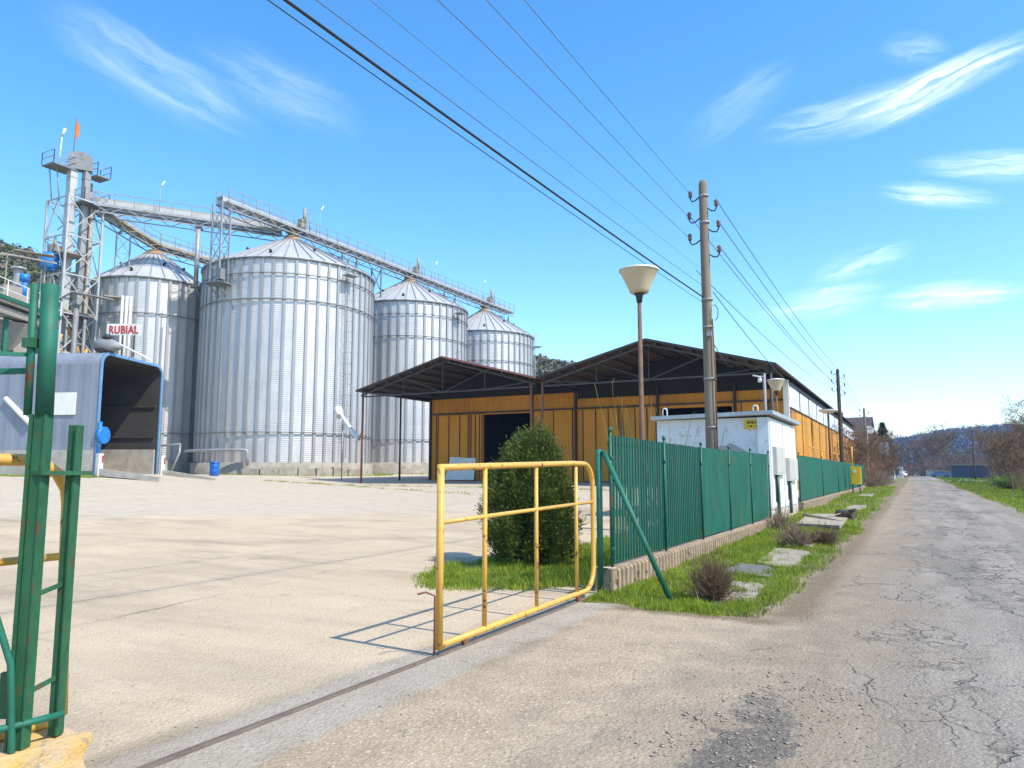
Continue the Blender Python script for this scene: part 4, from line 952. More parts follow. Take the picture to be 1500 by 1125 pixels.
for x, y, z, hh in ((-61.4,48.6,23.,2.2),(-49.35,53.2,23.8,2.9),(-49.35,73.0,23.8,2.4),(-49.35,84.6,23.8,2.8),(-57.2,41.6,24.0,2.6)): lampstick(x, y, z, hh)
g = thing('conveyor_support', 'slender lattice trestle in front of the rear silo roof', 'support', (-60.4,40.7,1.5))
b = MB(); A, B = Vector((-60.8,40.2,0)), Vector((-60.2,41.1,0))
for P in (A, B): b.bar(P+Vector((0,0,1.4)), P+Vector((0,0,22.7)), .10)
for k in range(13):
    z0 = 1.6+1.6*k; b.bar(A+Vector((0,0,z0)), B+Vector((0,0,z0+1.6)), .05); b.bar(B+Vector((0,0,z0)), A+Vector((0,0,z0+1.6)), .05); b.bar(A+Vector((0,0,z0)), B+Vector((0,0,z0)), .05)
b.bar((-61.6,40.9,22.9),(-60.2,40.5,22.9), .16)
part('lattice', b, M['galv'], g)
b = MB(); b.obox((-59.9,40.3,16.6), 2.6, 1.4, .12, R(60)); part('platform', b, M['galv_old'], g)
b = MB()
for k in range(3): b.tube([(-58.7+.16*k,39.7+.28*k,16.6),(-58.7+.16*k,39.7+.28*k,9.5)], .11, 8)
part('down_pipe', b, M['white'], g)

# ------------------------------------------------------------------ bucket elevator tower
g = thing('elevator_tower', 'tall lattice bucket elevator tower with platforms at the left', 'tower', (TX,TY,1.5))
hs = 1.5; zt_ = 24.4
b = MB(); cs = [(TX-hs,TY-hs),(TX+hs,TY-hs),(TX+hs,TY+hs),(TX-hs,TY+hs)]
for x, y in cs: b.bar((x,y,1.3),(x,y,zt_), .15)
lv = [1.5+3.27*i for i in range(8)]
for i in range(7):
    for k in range(4):
        p, q = cs[k], cs[(k+1)%4]; z0, z1 = lv[i], lv[i+1]
        b.bar((*p,z1),(*q,z1), .10); m = ((p[0]+q[0])/2,(p[1]+q[1])/2)
        if k % 2: b.bar((*p,z0),(*q,z1), .07); b.bar((*q,z0),(*p,z1), .07)
        else: b.bar((*p,z0),(*m,z1), .07); b.bar((*q,z0),(*m,z1), .07)
part('lattice_frame', b, M['galv_light'], g)
def duct(b, x, y, z0, z1, s):
    b.box(x-s,x+s,y-s,y+s,z0,z1); z = z0+1.2
    while z < z1: b.box(x-s-.04,x+s+.04,y-s-.04,y+s+.04,z,z+.07); z += 2.4
b = MB(); duct(b, TX-.2,TY-.35,1.4,27.3,.30); part('elevator_leg', b, M['galv_light'], g, 'pale square elevator leg')
b = MB(); duct(b, TX+.35,TY+.55,1.4,27.3,.25); part('elevator_leg', b, M['galv'], g, 'dull square elevator leg')
b = MB(); b.tube([(TX+.9,TY+.9,1.4),(TX+.9,TY+.9,24.5)], .16, 8); b.tube([(TX+.2,TY+1.1,1.4),(TX+.2,TY+1.1,26.5)], .13, 8); part('side_duct', b, M['galv_old'], g)
b = MB(); n = 14; vs = []
prof = [(-.95,27.35),(.95,27.35),(.95,28.2)]+[(.95*math.cos(math.pi*i/n),28.2+.75*math.sin(math.pi*i/n)) for i in range(1,n)]+[(-.95,28.2)]
dx, dy = .52, .855
b.prism([(TX+.07+dx*u+dy*.35,TY+.1+dy*u-dx*.35,z) for u, z in prof], (-dy*.8,dx*.8,0)); part('elevator_head', b, M['galv_dark'], g)
def plat(nm, x0, x1, y0, y1, z):
    b = MB(); b.box(x0,x1,y0,y1,z-.12,z); p = part(nm, b, M['galv_dark'], g); b = MB(); w = Vector()
    for a, c in (((x0,y0,z),(x1,y0,z)),((x1,y0,z),(x1,y1,z)),((x1,y1,z),(x0,y1,z)),((x0,y1,z),(x0,y0,z))): rail3(b, a, c, w, 1.05, 1.0)
    part('platform_rail', b, M['galv'], p); return p
plat('platform', TX-1.5,TX+.2,TY-2.2,TY-.2,27.3)
plat('platform', TX-.2,TX+1.3,TY+.9,TY+2.1,27.1)
plat('platform', TX-1.0,TX+1.5,TY-.2,TY+2.0,24.5)
for y1_, z_ in ((.3,19.6),(1.4,14.7),(1.4,9.9)): b = MB(); b.box(TX-1.4,TX+1.4,TY-1.4,TY+y1_,z_,z_+.15); part('floor_deck', b, M['galv_old'], g)
b = MB(); b.tube([(TX-1.1,TY-1.4,24.4),(TX-.9,TY-1.9,27.2)], .06, 6); b.tube([(TX-.7,TY-1.0,24.4),(TX-.5,TY-1.5,27.2)], .06, 6); part('stay', b, M['galv'], g)
b = MB(); b.tube([(TX+1.4,TY+1.7,9.),(TX+.2,TY+.4,12.8),(TX-.6,TY-.6,16.)], .16, 8); b.tube([(TX+1.6,TY-.8,7.5),(TX+.9,TY+1.3,12.)], .13, 8); part('spout', b, M['yellow'], g, 'yellow sloping grain spout')
b = MB()
for k in range(4): b.tube([(TX-1.0+.55*k,TY-1.2+.3*k,1.4),(TX-1.0+.55*k,TY-1.2+.3*k,13.5-1.1*k)], .17, 8)
b.tube([(TX-1.,TY-1.2,13.5),(TX+.2,TY+.2,18.)], .15, 8); b.tube([(TX+.6,TY-.4,11.5),(TX+1.4,TY+1.2,14.8)], .14, 8); part('grain_pipe', b, M['galv_dark'], g)
b = MB(); b.lathe((-62.45,35.55), [(0,18.3),(.6,18.4),(.68,18.5),(.68,19.5),(.5,19.75),(0,19.8)], 20); b.box(-62.7,-61.7,35.4,35.6,18.2,18.32); part('blue_tank', b, M['blue'], g)
b = MB(); b.bar((-61.3,33.8,14.2),(-60.0,36.1,16.3), .9, .06); b.bar((-60.0,36.1,16.3),(-58.2,38.6,15.9), .9, .06); part('shelter_roof', b, M['galv'], g)
b = MB()
for k, (u, v, z1, r_) in enumerate(((-.9,-1.9,15.2,.12),(-.5,-1.7,14.5,.2),(.1,-1.3,15.,.1),(.6,-1.0,13.5,.16),(1.1,-.7,14.8,.1),(1.6,-.3,15.4,.22),(1.9,.3,14.2,.12))):
    b.tube([(TX+u,TY+v,1.3),(TX+u,TY+v,z1)], r_, 8)
for z in (8.2,10.6,12.4): b.tube([(TX-1.2,TY-2.0,z),(TX+2.0,TY+.4,z-.3)], .09, 6)
part('pipe_stack', b, M['galv_dark'], g)
b = MB(); b.tube([(TX-1.0,TY-1.9,7.5),(TX+.8,TY-.9,12.9)], .14, 8); b.tube([(TX+.2,TY-1.3,12.0),(TX+1.8,TY+.1,10.9)], .10, 8); part('spout', b, M['yellow'], g, 'yellow sloping grain spout')
b = MB(); b.obox((TX+.4,TY+.3,6.), 2.6, 2.6, 9., 0); part('machine_casing', b, M['galv_dark'], g)
b = MB(); b.tube([(TX-.5,TY-.5,19.7),(TX-.9,TY-1.0,20.9),(TX-1.3,TY-1.3,19.6)], .2, 8); b.obox((TX-.9,TY-1.0,20.3), .8, .7, .6, .5); b.tube([(TX-.9,TY-1.1,16.0),(TX-.9,TY-1.1,20.)], .28, 10); part('gear_box', b, M['galv_old'], g)
g = thing('top_mast', 'white lamp mast on the tower top platform', 'mast', (TX-.8,TY-1.2,27.3))
b = MB(); b.tube([(TX-.8,TY-1.2,27.3),(TX-.7,TY-1.15,30.2)], .05, 6); part('mast', b, M['white'], g)
b = MB(); b.tube([(TX-.7,TY-1.15,30.1),(TX-.6,TY-1.0,30.8)], .11, 8); part('lamp_head', b, M['white'], g)
g = thing('flag_pole', 'thin pole with a small orange windsock flag on the tower top', 'flag', (TX-.15,TY-.45,27.3))
b = MB(); b.tube([(TX-.15,TY-.45,27.3),(TX-.1,TY-.4,32.0)], .035, 6); part('pole', b, M['rusty'], g)
b = MB(); b.add([(TX-.1,TY-.4,31.7),(TX+.05,TY-.15,31.2),(TX+.02,TY-.2,30.3),(TX-.1,TY-.4,30.0),(TX-.16,TY-.42,31.0)], [(0,1,2,3,4)]); b.add([(TX-.13,TY-.37,31.7),(TX+.02,TY-.12,31.2),(TX-.01,TY-.17,30.3),(TX-.13,TY-.37,30.0),(TX-.19,TY-.39,31.0)], [(0,1,2,3,4)]); part('flag', b, M['orange'], g)

# ------------------------------------------------------------------ grain cleaner at the far left
g = thing('grain_cleaner', 'grain cleaning plant with gantry and blue motor behind the blue shed', 'machinery', (-52,27,1.5))
e = Vector((-.62,.785,0)).normalized()
P0, P1 = Vector((-43.2,19.6,11.3)), Vector((-49.4,28.4,11.6))
b = MB(); b.bar(P0, P1, 1.3, .35); gt = part('gantry', b, M['galv_old'], g)
b = MB(); s_ = (P1-P0).normalized().cross(Vector((0,0,1))); rail3(b, P0, P1, s_*.65, 1.15, 2.); part('handrail', b, M['white'], gt)
b = MB(); b.bar(P0+s_*.70+Vector((0,0,.1)), P1+s_*.70+Vector((0,0,.1)), .05, .22); part('kick_strip', b, M['green'], gt)
b = MB(); b.bar(P0+Vector((0,0,-.55)), P1+Vector((0,0,-.55)), .9, .4); part('belt_casing', b, M['timber_grey'], g)
b = MB(); c = Vector((-48.2,25.2,0))
vs = [c+Vector((x,y,10.6)) for x, y in ((-1.2,-1.2),(1.2,-1.2),(1.2,1.2),(-1.2,1.2))]+[c+Vector((x,y,9.0)) for x, y in ((-.25,-.25),(.25,-.25),(.25,.25),(-.25,.25))]
b.add(vs, [(0,1,2,3),(4,7,6,5),(0,4,5,1),(1,5,6,2),(2,6,7,3),(3,7,4,0)]); b.tube([c+Vector((0,0,9.0)), c+Vector((.6,.5,6.8))], .18, 8); part('hopper', b, M['timber_grey'], g)
b = MB(); b.box(-57.5,-53.0,26.5,31.0,1.4,13.6); b.box(-56.6,-53.6,27.6,29.8,13.6,14.3); part('housing', b, M['timber_grey'], g)
b = MB(); b.lathe((-54.75,29.1), [(.31,14.2),(.31,15.75)], 16); b.lathe((-54.75,29.1), [(0,15.98),(.5,15.93),(.54,15.78),(.3,15.75)], 20); part('chimney', b, M['galv'], g)
b = MB(); b.tube([(-53.9,28.75,15.05),(-53.6,29.25,15.05)], .30, 16); b.tube([(-53.7,29.0,13.6),(-53.7,29.0,14.7)], .2, 8); part('motor', b, M['blue'], g)
b = MB(); 
for x, y in ((-55,28.4),(-53.9,30.4)): b.bar((x,y,14.),(x,y,16.7), .08)
b.bar((-55.4,28.0,16.75),(-53.6,30.9,16.6), .10); b.bar((-55.0,28.0,16.75),(-53.0,30.7,16.4), .10); b.bar((-54.9,28.8,17.1),(-53.2,30.6,16.9), .8, .05); part('shelter_frame', b, M['galv_old'], g)
b = MB()
for x, y in ((-44.5,21.6),(-46.6,24.3),(-49.0,27.6),(-51.,27)): b.bar((x,y,1.2),(x,y,11.2), .22)
b.bar((-44.5,21.6,8.3),(-51,29.8,8.3), .18); part('leg', b, M['green'], g)
b = MB(); b.tube([(-46.4,23.6,9.3),(-47.4,24.8,6.4)], .16, 8); b.tube([(-47.5,25.3,8.6),(-47.0,24.9,5.)], .3, 10); part('spout', b, M['galv_dark'], g)

# ------------------------------------------------------------------ unloading shed
ux = Vector((-.927,-.375,0)); vx = Vector((-.375,.927,0)); O = Vector((-35.2,22.86,0)); SW, SL = 5.4, 15.; g0 = 1.42; TZ = 7.62
g = thing('unloading_shed', 'pale blue sheet metal drive through shed with a dark rounded opening', 'shed', (O.x,O.y,g0))
def prof(ins, top, cr, n=6):
    a = [(ins, g0-.3), (ins, top-cr)]+[(ins+cr-cr*math.cos(math.pi/2*i/n), top-cr+cr*math.sin(math.pi/2*i/n)) for i in range(1,n+1)]
    return a+[(SW-x, z) for x, z in reversed(a)]
po, pi_ = prof(0,TZ,.62), prof(.14,TZ-.14,.52)
W = lambda v, z, u: O+vx*v+ux*u+Vector((0,0,z))
def shell(b, p, u0, u1):
    vs = [W(v,z,u0) for v, z in p]+[W(v,z,u1) for v, z in p]; n = len(p); b.add(vs, [(i,i+1,n+i+1,n+i) for i in range(n-1)], False)
b = MB(); shell(b, po[:2], .0, SL); part('side_wall', b, M['shed_blue'], g, fix=False)
b = MB(); shell(b, po[-2:], .0, SL); part('side_wall', b, M['shed_blue'], g, fix=False)
b = MB(); shell(b, po[1:-1], .0, SL); part('roof', b, M['shed_roof'], g, fix=False)
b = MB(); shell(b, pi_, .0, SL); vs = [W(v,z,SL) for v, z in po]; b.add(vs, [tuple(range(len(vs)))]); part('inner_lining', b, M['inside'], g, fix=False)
b = MB(); n = len(po)
for i in range(n-1):
    a, c = po[i], po[i+1]; a2, c2 = pi_[i], pi_[i+1]
    b.hexa([W(*a,-.06),W(*c,-.06),W(*c2,-.06),W(*a2,-.06),W(a[0],a[1],.05),W(c[0],c[1],.05),W(c2[0],c2[1],.05),W(a2[0],a2[1],.05)])
part('portal_frame', b, M['blue_trim'], g)
b = MB(); b.hexa([W(-.05,g0-.3,.1),W(-.05,g0-.3,SL),W(.0,g0-.3,SL),W(.0,g0-.3,.1),W(-.05,2.72,.1),W(-.05,2.72,SL),W(-.002,2.72,SL),W(-.002,2.72,.1)])
b.hexa([W(SW-.3,g0-.3,.1),W(SW-.3,g0-.3,SL-.1),W(SW-.15,g0-.3,SL-.1),W(SW-.15,g0-.3,.1),W(SW-.3,2.9,.1),W(SW-.3,2.9,SL-.1),W(SW-.15,2.9,SL-.1),W(SW-.15,2.9,.1)]); part('concrete_skirt', b, M['concrete'], g)
b = MB()
for u in (3.6,7.2,10.8):
    for z in (3.6,5.3): b.bar(W(SW-.2,z,.2), W(SW-.2,z,SL-.2), .08) if u < 4 else None
    b.bar(W(SW-.2,2.9,u), W(SW-.2,TZ-.6,u), .12); b.bar(W(SW-.22,2.6,u-3.4), W(SW-.22,5.6,u), .06) if u > 4 else None
part('wall_stud', b, M['truss'], g)
b = MB(); b.bar(W(SW-.45,g0,4.6), W(SW-.45,TZ-.3,4.6), .16); part('inner_post', b, M['blue'], g)
b = MB(); b.hexa([W(-.07,4.45,1.15),W(-.07,4.45,2.55),W(-.01,4.45,2.55),W(-.01,4.45,1.15),W(-.07,5.55,1.15),W(-.07,5.55,2.55),W(-.01,5.55,2.55),W(-.01,5.55,1.15)]); part('blank_board', b, M['white'], g)
for v in (.02, SW-.02):
    b = MB(); b.bar(W(v,g0-.2,-.25), W(v,2.55,-.25), .24, .24); bl = part('guard_post', b, M['white'], g)
    b = MB(); b.bar(W(v,2.1,-.381), W(v,2.45,-.381), .2, .012); b.bar(W(v,1.5,-.381), W(v,1.75,-.381), .2, .012); part('red_stripe', b, M['red'], bl)
b = MB(); b.tube([W(.22,3.45,-.10), W(.22,3.45,-.32)], .42, 20); b.tube([W(.06,2.5,-.14), W(.06,4.1,-.14)], .10, 8); part('blue_reel', b, M['blue'], g)
b = MB(); b.prism([W(-.1,g0+.05,-.2),W(-.1,g0+.42,-.2),W(-.1,g0-.02,-3.4),W(-.1,g0-.2,-3.4)], vx*.2); part('ramp_kerb', b, M['concrete'], g); b = MB(); b.prism([W(SW-.1,g0+.05,-.2),W(SW-.1,g0+.38,-.2),W(SW-.1,g0-.1,-3.4),W(SW-.1,g0-.2,-3.4)], vx*.2); part('ramp_kerb', b, M['concrete'], g)
b = MB(); b.add([W(.1,g0+.12,.0),W(SW-.1,g0+.12,.0),W(SW-.1,g0+.12,SL-.1),W(.1,g0+.12,SL-.1),W(.1,g0-.25,-3.2),W(SW-.1,g0-.25,-3.2)], [(0,1,2,3),(4,5,1,0)]); part('ramp', b, M['pave'], g)
b = MB(); b.tube([W(-.06,5.3,4.9), W(-.12,4.0,3.4)], .13, 8); b.tube([W(-.06,3.95,3.35), W(-.2,3.3,3.2)], .05, 6); part('side_pipe', b, M['white'], g)
g = thing('name_sign', 'white sign reading RUBIAL in red letters above the blue shed', 'sign', tuple(W(1.5,TZ,.9)))
sx = Vector((.882,.471,0)); ux_keep = ux; ux = Vector((-.471,.882,0)); c0 = Vector((-36.79,24.14,8.74))
def brd(b, u0, u1, z0, z1, t0, t1): b.hexa([c0+sx*u0-ux*t0+Vector((0,0,z0)), c0+sx*u1-ux*t0+Vector((0,0,z0)), c0+sx*u1-ux*t1+Vector((0,0,z0)), c0+sx*u0-ux*t1+Vector((0,0,z0)), c0+sx*u0-ux*t0+Vector((0,0,z1)), c0+sx*u1-ux*t0+Vector((0,0,z1)), c0+sx*u1-ux*t1+Vector((0,0,z1)), c0+sx*u0-ux*t1+Vector((0,0,z1))])
b = MB(); brd(b, 0,1.78,0,.60,0,.05); bd = part('board', b, M['white'], g)
b = MB(); brd(b, .80,.85,-1.14,0,-.02,.03); part('leg', b, M['iron'], g)
b = MB(); brd(b, 1.4,1.45,-1.14,0,-.02,.03); part('leg', b, M['iron'], g)
cu = bpy.data.curves.new('lettering', 'FONT'); cu.body = 'RUBIAL'; cu.size = .62; cu.extrude = .012; cu.offset = .012; cu.space_character = 1.08
tmp = bpy.data.objects.new('tmp', cu); C.objects.link(tmp); bpy.context.view_layer.update()
me = bpy.data.meshes.new_from_object(tmp.evaluated_get(bpy.context.evaluated_depsgraph_get())); bpy.data.objects.remove(tmp)
xx = [v.co.x for v in me.vertices]; sc_ = 1.52/(max(xx)-min(xx)); fz = .40/.62/sc_*1.0*.86/.72; mn = min(xx); og = ORG[bd.name]
for v in me.vertices: v.co = c0+sx*(.13+(v.co.x-mn)*sc_)+Vector((0,0,.09+v.co.y*(.42/.45)))-ux*(.062+v.co.z) - og
me.materials.clear(); link('lettering', me, M['crown_red'], bd, None); ux = ux_keep
g = thing('flood_lamp', 'large grey street lamp head lying over the corner of the blue shed roof', 'lamp', tuple(W(.9,TZ,.3)))
c1 = Vector((-35.58,23.37,7.98)); dr = (Vector((.882,.471,0))-Vector((0,0,.12))).normalized()
b = MB(); b.tube([c1-dr*.62,c1-dr*.5,c1-dr*.1,c1+dr*.3,c1+dr*.62,c1+dr*.78], [.10,.30,.36,.30,.17,.09], 16); part('housing', b, M['galv_dark'], g)
b = MB(); b.tube([c1-dr*.5+Vector((0,0,-.1)),c1-dr*.1+Vector((0,0,-.16)),c1+dr*.35+Vector((0,0,-.12))], [.24,.31,.2], 14); part('lens', b, M['iron'], g)
b = MB(); b.tube([c1+Vector((0,0,.38)), c1+dr*1.9+Vector((0,0,-.32)), c1+dr*1.95+Vector((.1,.3,-.52))], .05, 8); part('arm', b, M['white'], g)
b = MB(); b.tube([c1+Vector((0,0,.36)), c1+Vector((0,0,.58))], [.24,.14], 12); part('cap', b, M['iron'], g)

# ------------------------------------------------------------------ utility poles, wires
def insul(b, x, y, z): b.tube([(x,y,z-.09),(x,y,z-.05),(x,y,z),(x,y,z+.03),(x,y,z+.07),(x,y,z+.10)], [.03,.055,.04,.06,.045,.02], 10)
def pole(label, x, y, ztop, mat, r0, r1, arms, lean=0.):
    g = thing('utility_pole', label, 'utility pole', (x,y,h(x,y)), 'utility poles along the road')
    b = MB(); z0 = h(x,y)-.2; tp = Vector((x+lean,y,ztop)); b.tube([(x,y,z0)]+[(x+lean*f,y,z0+(ztop-z0)*f) for f in (.33,.66)]+[tp+Vector((0,0,-.12)),tp+Vector((0,0,-.03)),tp], [r0,r0+(r1-r0)*.33,r0+(r1-r0)*.66,r1,r1*.75,r1*.3], 16); part('shaft', b, mat, g)
    for dz, s, ln in arms:
        cx = x+lean*(1-.1); z = ztop-dz
        b = MB(); b.tube([(cx+s*r1*.8,y,z),(cx+s*(r1+ln*.4),y-.02,z-.10),(cx+s*(r1+ln*.8),y-.02,z-.12),(cx+s*(r1+ln),y-.02,z-.04),(cx+s*(r1+ln),y-.02,z+.02)], .018, 6); hk = part('hook', b, M['iron'], g)
        b = MB(); insul(b, cx+s*(r1+ln), y-.02, z+.08); part('insulator', b, M['porcelain'], hk)
    return g
p1 = pole('tall concrete utility pole in front of the white hut', -4.35,18.6,9.05,M['conc_pole'],.155,.105,[(.42,-1,.22),(.75,1,.22),(.98,-1,.26),(1.3,1,.26),(1.55,-1,.26),(1.95,1,.26)],-.03)
b = MB()
for z in (8.6,7.9,5.9,5.2,3.9,2.7): b.lathe((-4.37+.004*(9-z),18.6), [(.118+.006*(9-z),z),(.126+.006*(9-z),z),(.126+.006*(9-z),z+.035),(.118+.006*(9-z),z+.035)], 18)
part('steel_band', b, M['galv'], p1)
b = MB(); b.tube([(-4.23,18.52,5.4),(-4.19,18.5,4.2),(-4.2,18.5,2.)], .018, 6); b.tube([(-4.2,18.55,5.75)]+[(-4.16+.09*math.sin(a),18.5,5.55+.2*math.cos(a)) for a in (R(20),R(70),R(120),R(170))], .012, 5); part('lead_cable', b, M['rusty'], p1)
b = MB(); b.obox((-4.30,18.46,5.02), .12, .06, .10); part('clamp', b, M['galv'], p1)
pole('dark timber utility pole beside the ochre hall side wall', -4.4,57.,8.9,M['wood_pole'],.17,.11,[(.3,-1,.3),(.6,1,.3),(.9,-1,.3),(1.2,1,.3),(1.5,-1,.3),(1.8,1,.3)])
pole('farthest slim utility pole near the brown house', -4.4,88.,8.5,M['conc_pole'],.16,.11,[(.3,-1,.3),(.6,1,.3),(.9,-1,.3),(1.2,1,.3)])
pole('leaning utility pole stub among the roadside bushes', -3.6,72.,5.6,M['timber_grey'],.10,.07,[],.15)
pole('small bare pole across the road by the far trees', 9.,150.,9.,M['wood_pole'],.15,.1,[(.3,-1,.3),(.3,1,.3)])
def wire(label, A, B, sag, r, mat, n=28):
    A, B = Vector(A), Vector(B); b = MB()
    pts = [A.lerp(B, i/n)-Vector((0,0,sag*4*(i/n)*(1-i/n))) for i in range(n+1)]
    o = (A+B)/2; return solo('power_line', b.tube(pts, r, 5, False) or b, mat, label, 'wire', tuple(pts[n//2]), 'overhead wires', fix=False)
PV = -26.
near = [((-4.67,8.68),.0065,''),((-4.76,8.12),.0065,''),((-4.78,7.6),.0065,''),((-4.52,6.75),.0035,''),((-4.46,6.3),.006,''),((-4.46,6.0),.017,'')]
names = ['topmost thin wire running up to the top of the photo from the concrete pole','second thin wire from the top on the near side of the concrete pole','third thin wire, from the lowest insulator of the concrete pole','faint hair thin wire between the insulator wires and the black cable','thin wire just above the thick black cable','thick black sagging cable crossing the sky to the concrete pole']
endx = [-4.52,-5.16,-4.92,-5.16,-5.26,-5.30]; endz = [0,.9,0,0,0,.3]
for (at, r, _), nm_, ex, ez in zip(near, names, endx, endz): wire(nm_, (at[0],18.6,at[1]), (ex,PV,at[1]+ez), .35, r, M['cable'] if r > .012 else M['wire'])
wire('thin cord hanging just under the thick black cable', (-4.46,18.6,5.86), (-5.22,PV,6.2), .36, .006, M['cable'])
fn = ['upper right wire from the concrete pole to the dark timber pole','second right wire beyond the concrete pole','third right wire beyond the concrete pole','left wire beyond the concrete pole, highest','left wire beyond the concrete pole, lowest']
for k, (x0, z0, x1, z1) in enumerate(((-4.0,8.38,-4.,8.38),(-3.98,7.84,-3.98,7.8),(-3.98,7.2,-3.98,7.2),(-4.7,8.1,-4.8,8.1),(-4.6,6.7,-4.8,7.5))): wire(fn[k], (x0,18.6,z0), (x1,57,z1), .35, .011, M['wire'])
for k in range(4): wire('wire between the dark timber pole and the farthest slim pole', (-4.8+.8*(k%2),57,8.55-.3*k), (-4.8+.8*(k%2),88,8.2-.3*k), .3, .014, M['wire'])
wire('service drop from the concrete pole down to the ochre hall roof', (-4.3,18.6,4.95), (-8.1,40.1,7.2), .25, .012, M['cable'])
wire('low right wire sagging from the concrete pole toward the hall side', (-4.2,18.6,6.1), (-5.95,57,6.6), .5, .012, M['wire'])

# ------------------------------------------------------------------ street lamps
def lamp(label, x, y, zb, zt, rt, rb, mat):
    g = thing('street_lamp', label, 'street lamp', (x,y,h(x,y)), 'bowl street lamps')
    b = MB(); b.tube([(x,y,h(x,y)-.1),(x,y,1.8),(x,y,zb-.04)], [.05,.045,.034], 12); part('pole', b, mat, g)
    b = MB(); b.tube([(x,y,zb-.16),(x,y,zb-.06),(x,y,zb+.02)], [.045,.06,.10], 14); part('collar', b, M['iron'], g)
    b = MB(); b.lathe((x,y), [(0,zb),(rb*.85,zb),(rb,zb+.02),(rb*1.06,zb+.07),(rt,zt-.05),(rt+.012,zt-.03),(rt,zt-.02)], 40); bw = part('bowl', b, M['lamp_bowl'], g)
    b = MB(); b.lathe((x,y), [(rt+.014,zt-.04),(rt+.016,zt-.015),(rt*.6,zt+.02),(0,zt+.035)], 40); part('lid', b, M['white'], bw)
lamp('tall street lamp with cream bowl on a rusty pole behind the green fence', -4.0,12.15,4.66,5.09,.325,.165,M['lamp_pole'])
lamp('smaller street lamp with cream bowl behind the white hut roof', -4.72,31.4,4.86,5.34,.33,.17,M['lamp_pole'])
g = thing('bracket_lamp', 'dark post with a small curved lamp arm behind the white hut', 'lamp', (-5.2,30.4,.4))
b = MB(); b.tube([(-5.0,30.4,.3),(-5.0,30.4,5.48)], .06, 10); part('post', b, M['galv_dark'], g)
b = MB(); b.tube([(-5.0,30.4,5.35),(-5.2,30.35,5.36),(-5.42,30.3,5.42)], .03, 8); b.lathe((-5.16,30.36), [(0,5.12),(.07,5.14),(.09,5.22),(.05,5.32)], 12); part('lamp_head', b, M['white'], g)
g = thing('flat_lamp', 'flat topped street lamp on a dark post by the ochre side wall', 'street lamp', (-5.2,57.5,.4))
b = MB(); b.tube([(-5.1,56.4,.3),(-5.1,56.4,5.75)], .07, 10); part('post', b, M['wood_pole'], g)
b = MB(); b.lathe((-5.1,56.4), [(0,5.72),(.30,5.74),(.62,5.9),(.66,5.98),(0,6.02)], 20); part('lamp_head', b, M['white'], g)

# ------------------------------------------------------------------ plants
def tubes_np(name, segs, sides, mat, parent=None, org=(0,0,0)):
    S = np.array(segs, float); P, Q = S[:,:3]-np.array(org), S[:,3:6]-np.array(org); r0, r1 = S[:,6], S[:,7]; n = len(S)
    d = Q-P; L = np.linalg.norm(d, axis=1, keepdims=True)+1e-9; d /= L
    u = np.where(np.abs(d[:,2:3]) > .9, np.array([[1.,0,0]]), np.array([[0,0,1.]]))
    a = np.cross(d, u); a /= np.linalg.norm(a, axis=1, keepdims=True)+1e-9; c = np.cross(d, a); V = []
    for ring, rr in ((P,r0),(Q,r1)):
        for k in range(sides):
            q = 2*math.pi*k/sides; V.append(ring+(a*math.cos(q)+c*math.sin(q))*rr[:,None])
    V = np.stack(V, 1).reshape(-1,3); base = np.arange(n)[:,None]*(2*sides)
    F = np.concatenate([base+np.array([[k,(k+1)%sides,sides+(k+1)%sides,sides+k]]) for k in range(sides)], 0)
    return link(name, np_mesh(name, V, F), mat, parent, org)
def grow(base, hgt, spread, levels, kids, seed, up=.55, r0=None, nseg=4, first=.3):
    q = random.Random(seed); trunk = []; tw = []; r0 = r0 or hgt*.018
    def go(p, d, L, r, lv):
        p = Vector(p); d = Vector(d); n = nseg if lv < 2 else 3; st = []
        for i in range(n):
            d = (d+Vector((q.gauss(0,.13),q.gauss(0,.13),q.gauss(0,.08)+.05*up))).normalized(); e = p+d*L/n
            ra, rb = r*(1-.55*i/n), r*(1-.55*(i+1)/n); (trunk if lv == 0 else tw).append((*p,*e,max(ra,.004),max(rb,.003))); p = e; st.append((e.copy(), d.copy(), rb, (i+1)/n))
        if lv >= levels: return
        for k in range(kids[lv]):
            f = first+(1-first)*(k+q.random()*.9)/kids[lv] if lv == 0 else .2+.8*q.random()
            i = min(n-1, int(f*n)); e, dd, rb, _ = st[i]; e = e-dd*L/n*q.random()*.8
            a = q.uniform(0, 2*math.pi); w = Vector((math.cos(a),math.sin(a),up*q.uniform(.1,1.2))); nd = (dd*q.uniform(.25,.8)+w*spread).normalized()
            go(e, nd, L*q.uniform(.42,.68), rb*.62, lv+1)
    go(base, (q.gauss(0,.05),q.gauss(0,.05),1), hgt*.62, r0, 0); return trunk, tw
def bare_tree(name, label, x, y, hgt, spread, seed, levels=4, kids=(9,5,4,3), group='bare trees along the road', r0=None, mat='twig', thick=1., up=.55, first=.25):
    z = h(x, y)-.1; tr, tw = grow((x,y,z), hgt, spread, levels, kids, seed, up, r0, first=first)
    g = thing(name, label, 'tree' if 'tree' in name else 'bush', (x,y,z), group)
    tubes_np('trunk', tr, 7, M['bark'], g, (x,y,z)); S = np.array(tw); S[:,6:] = np.maximum(S[:,6:]*1., .006*thick); tubes_np('crown', S, 3, M[mat], g, (x,y,z)); return g
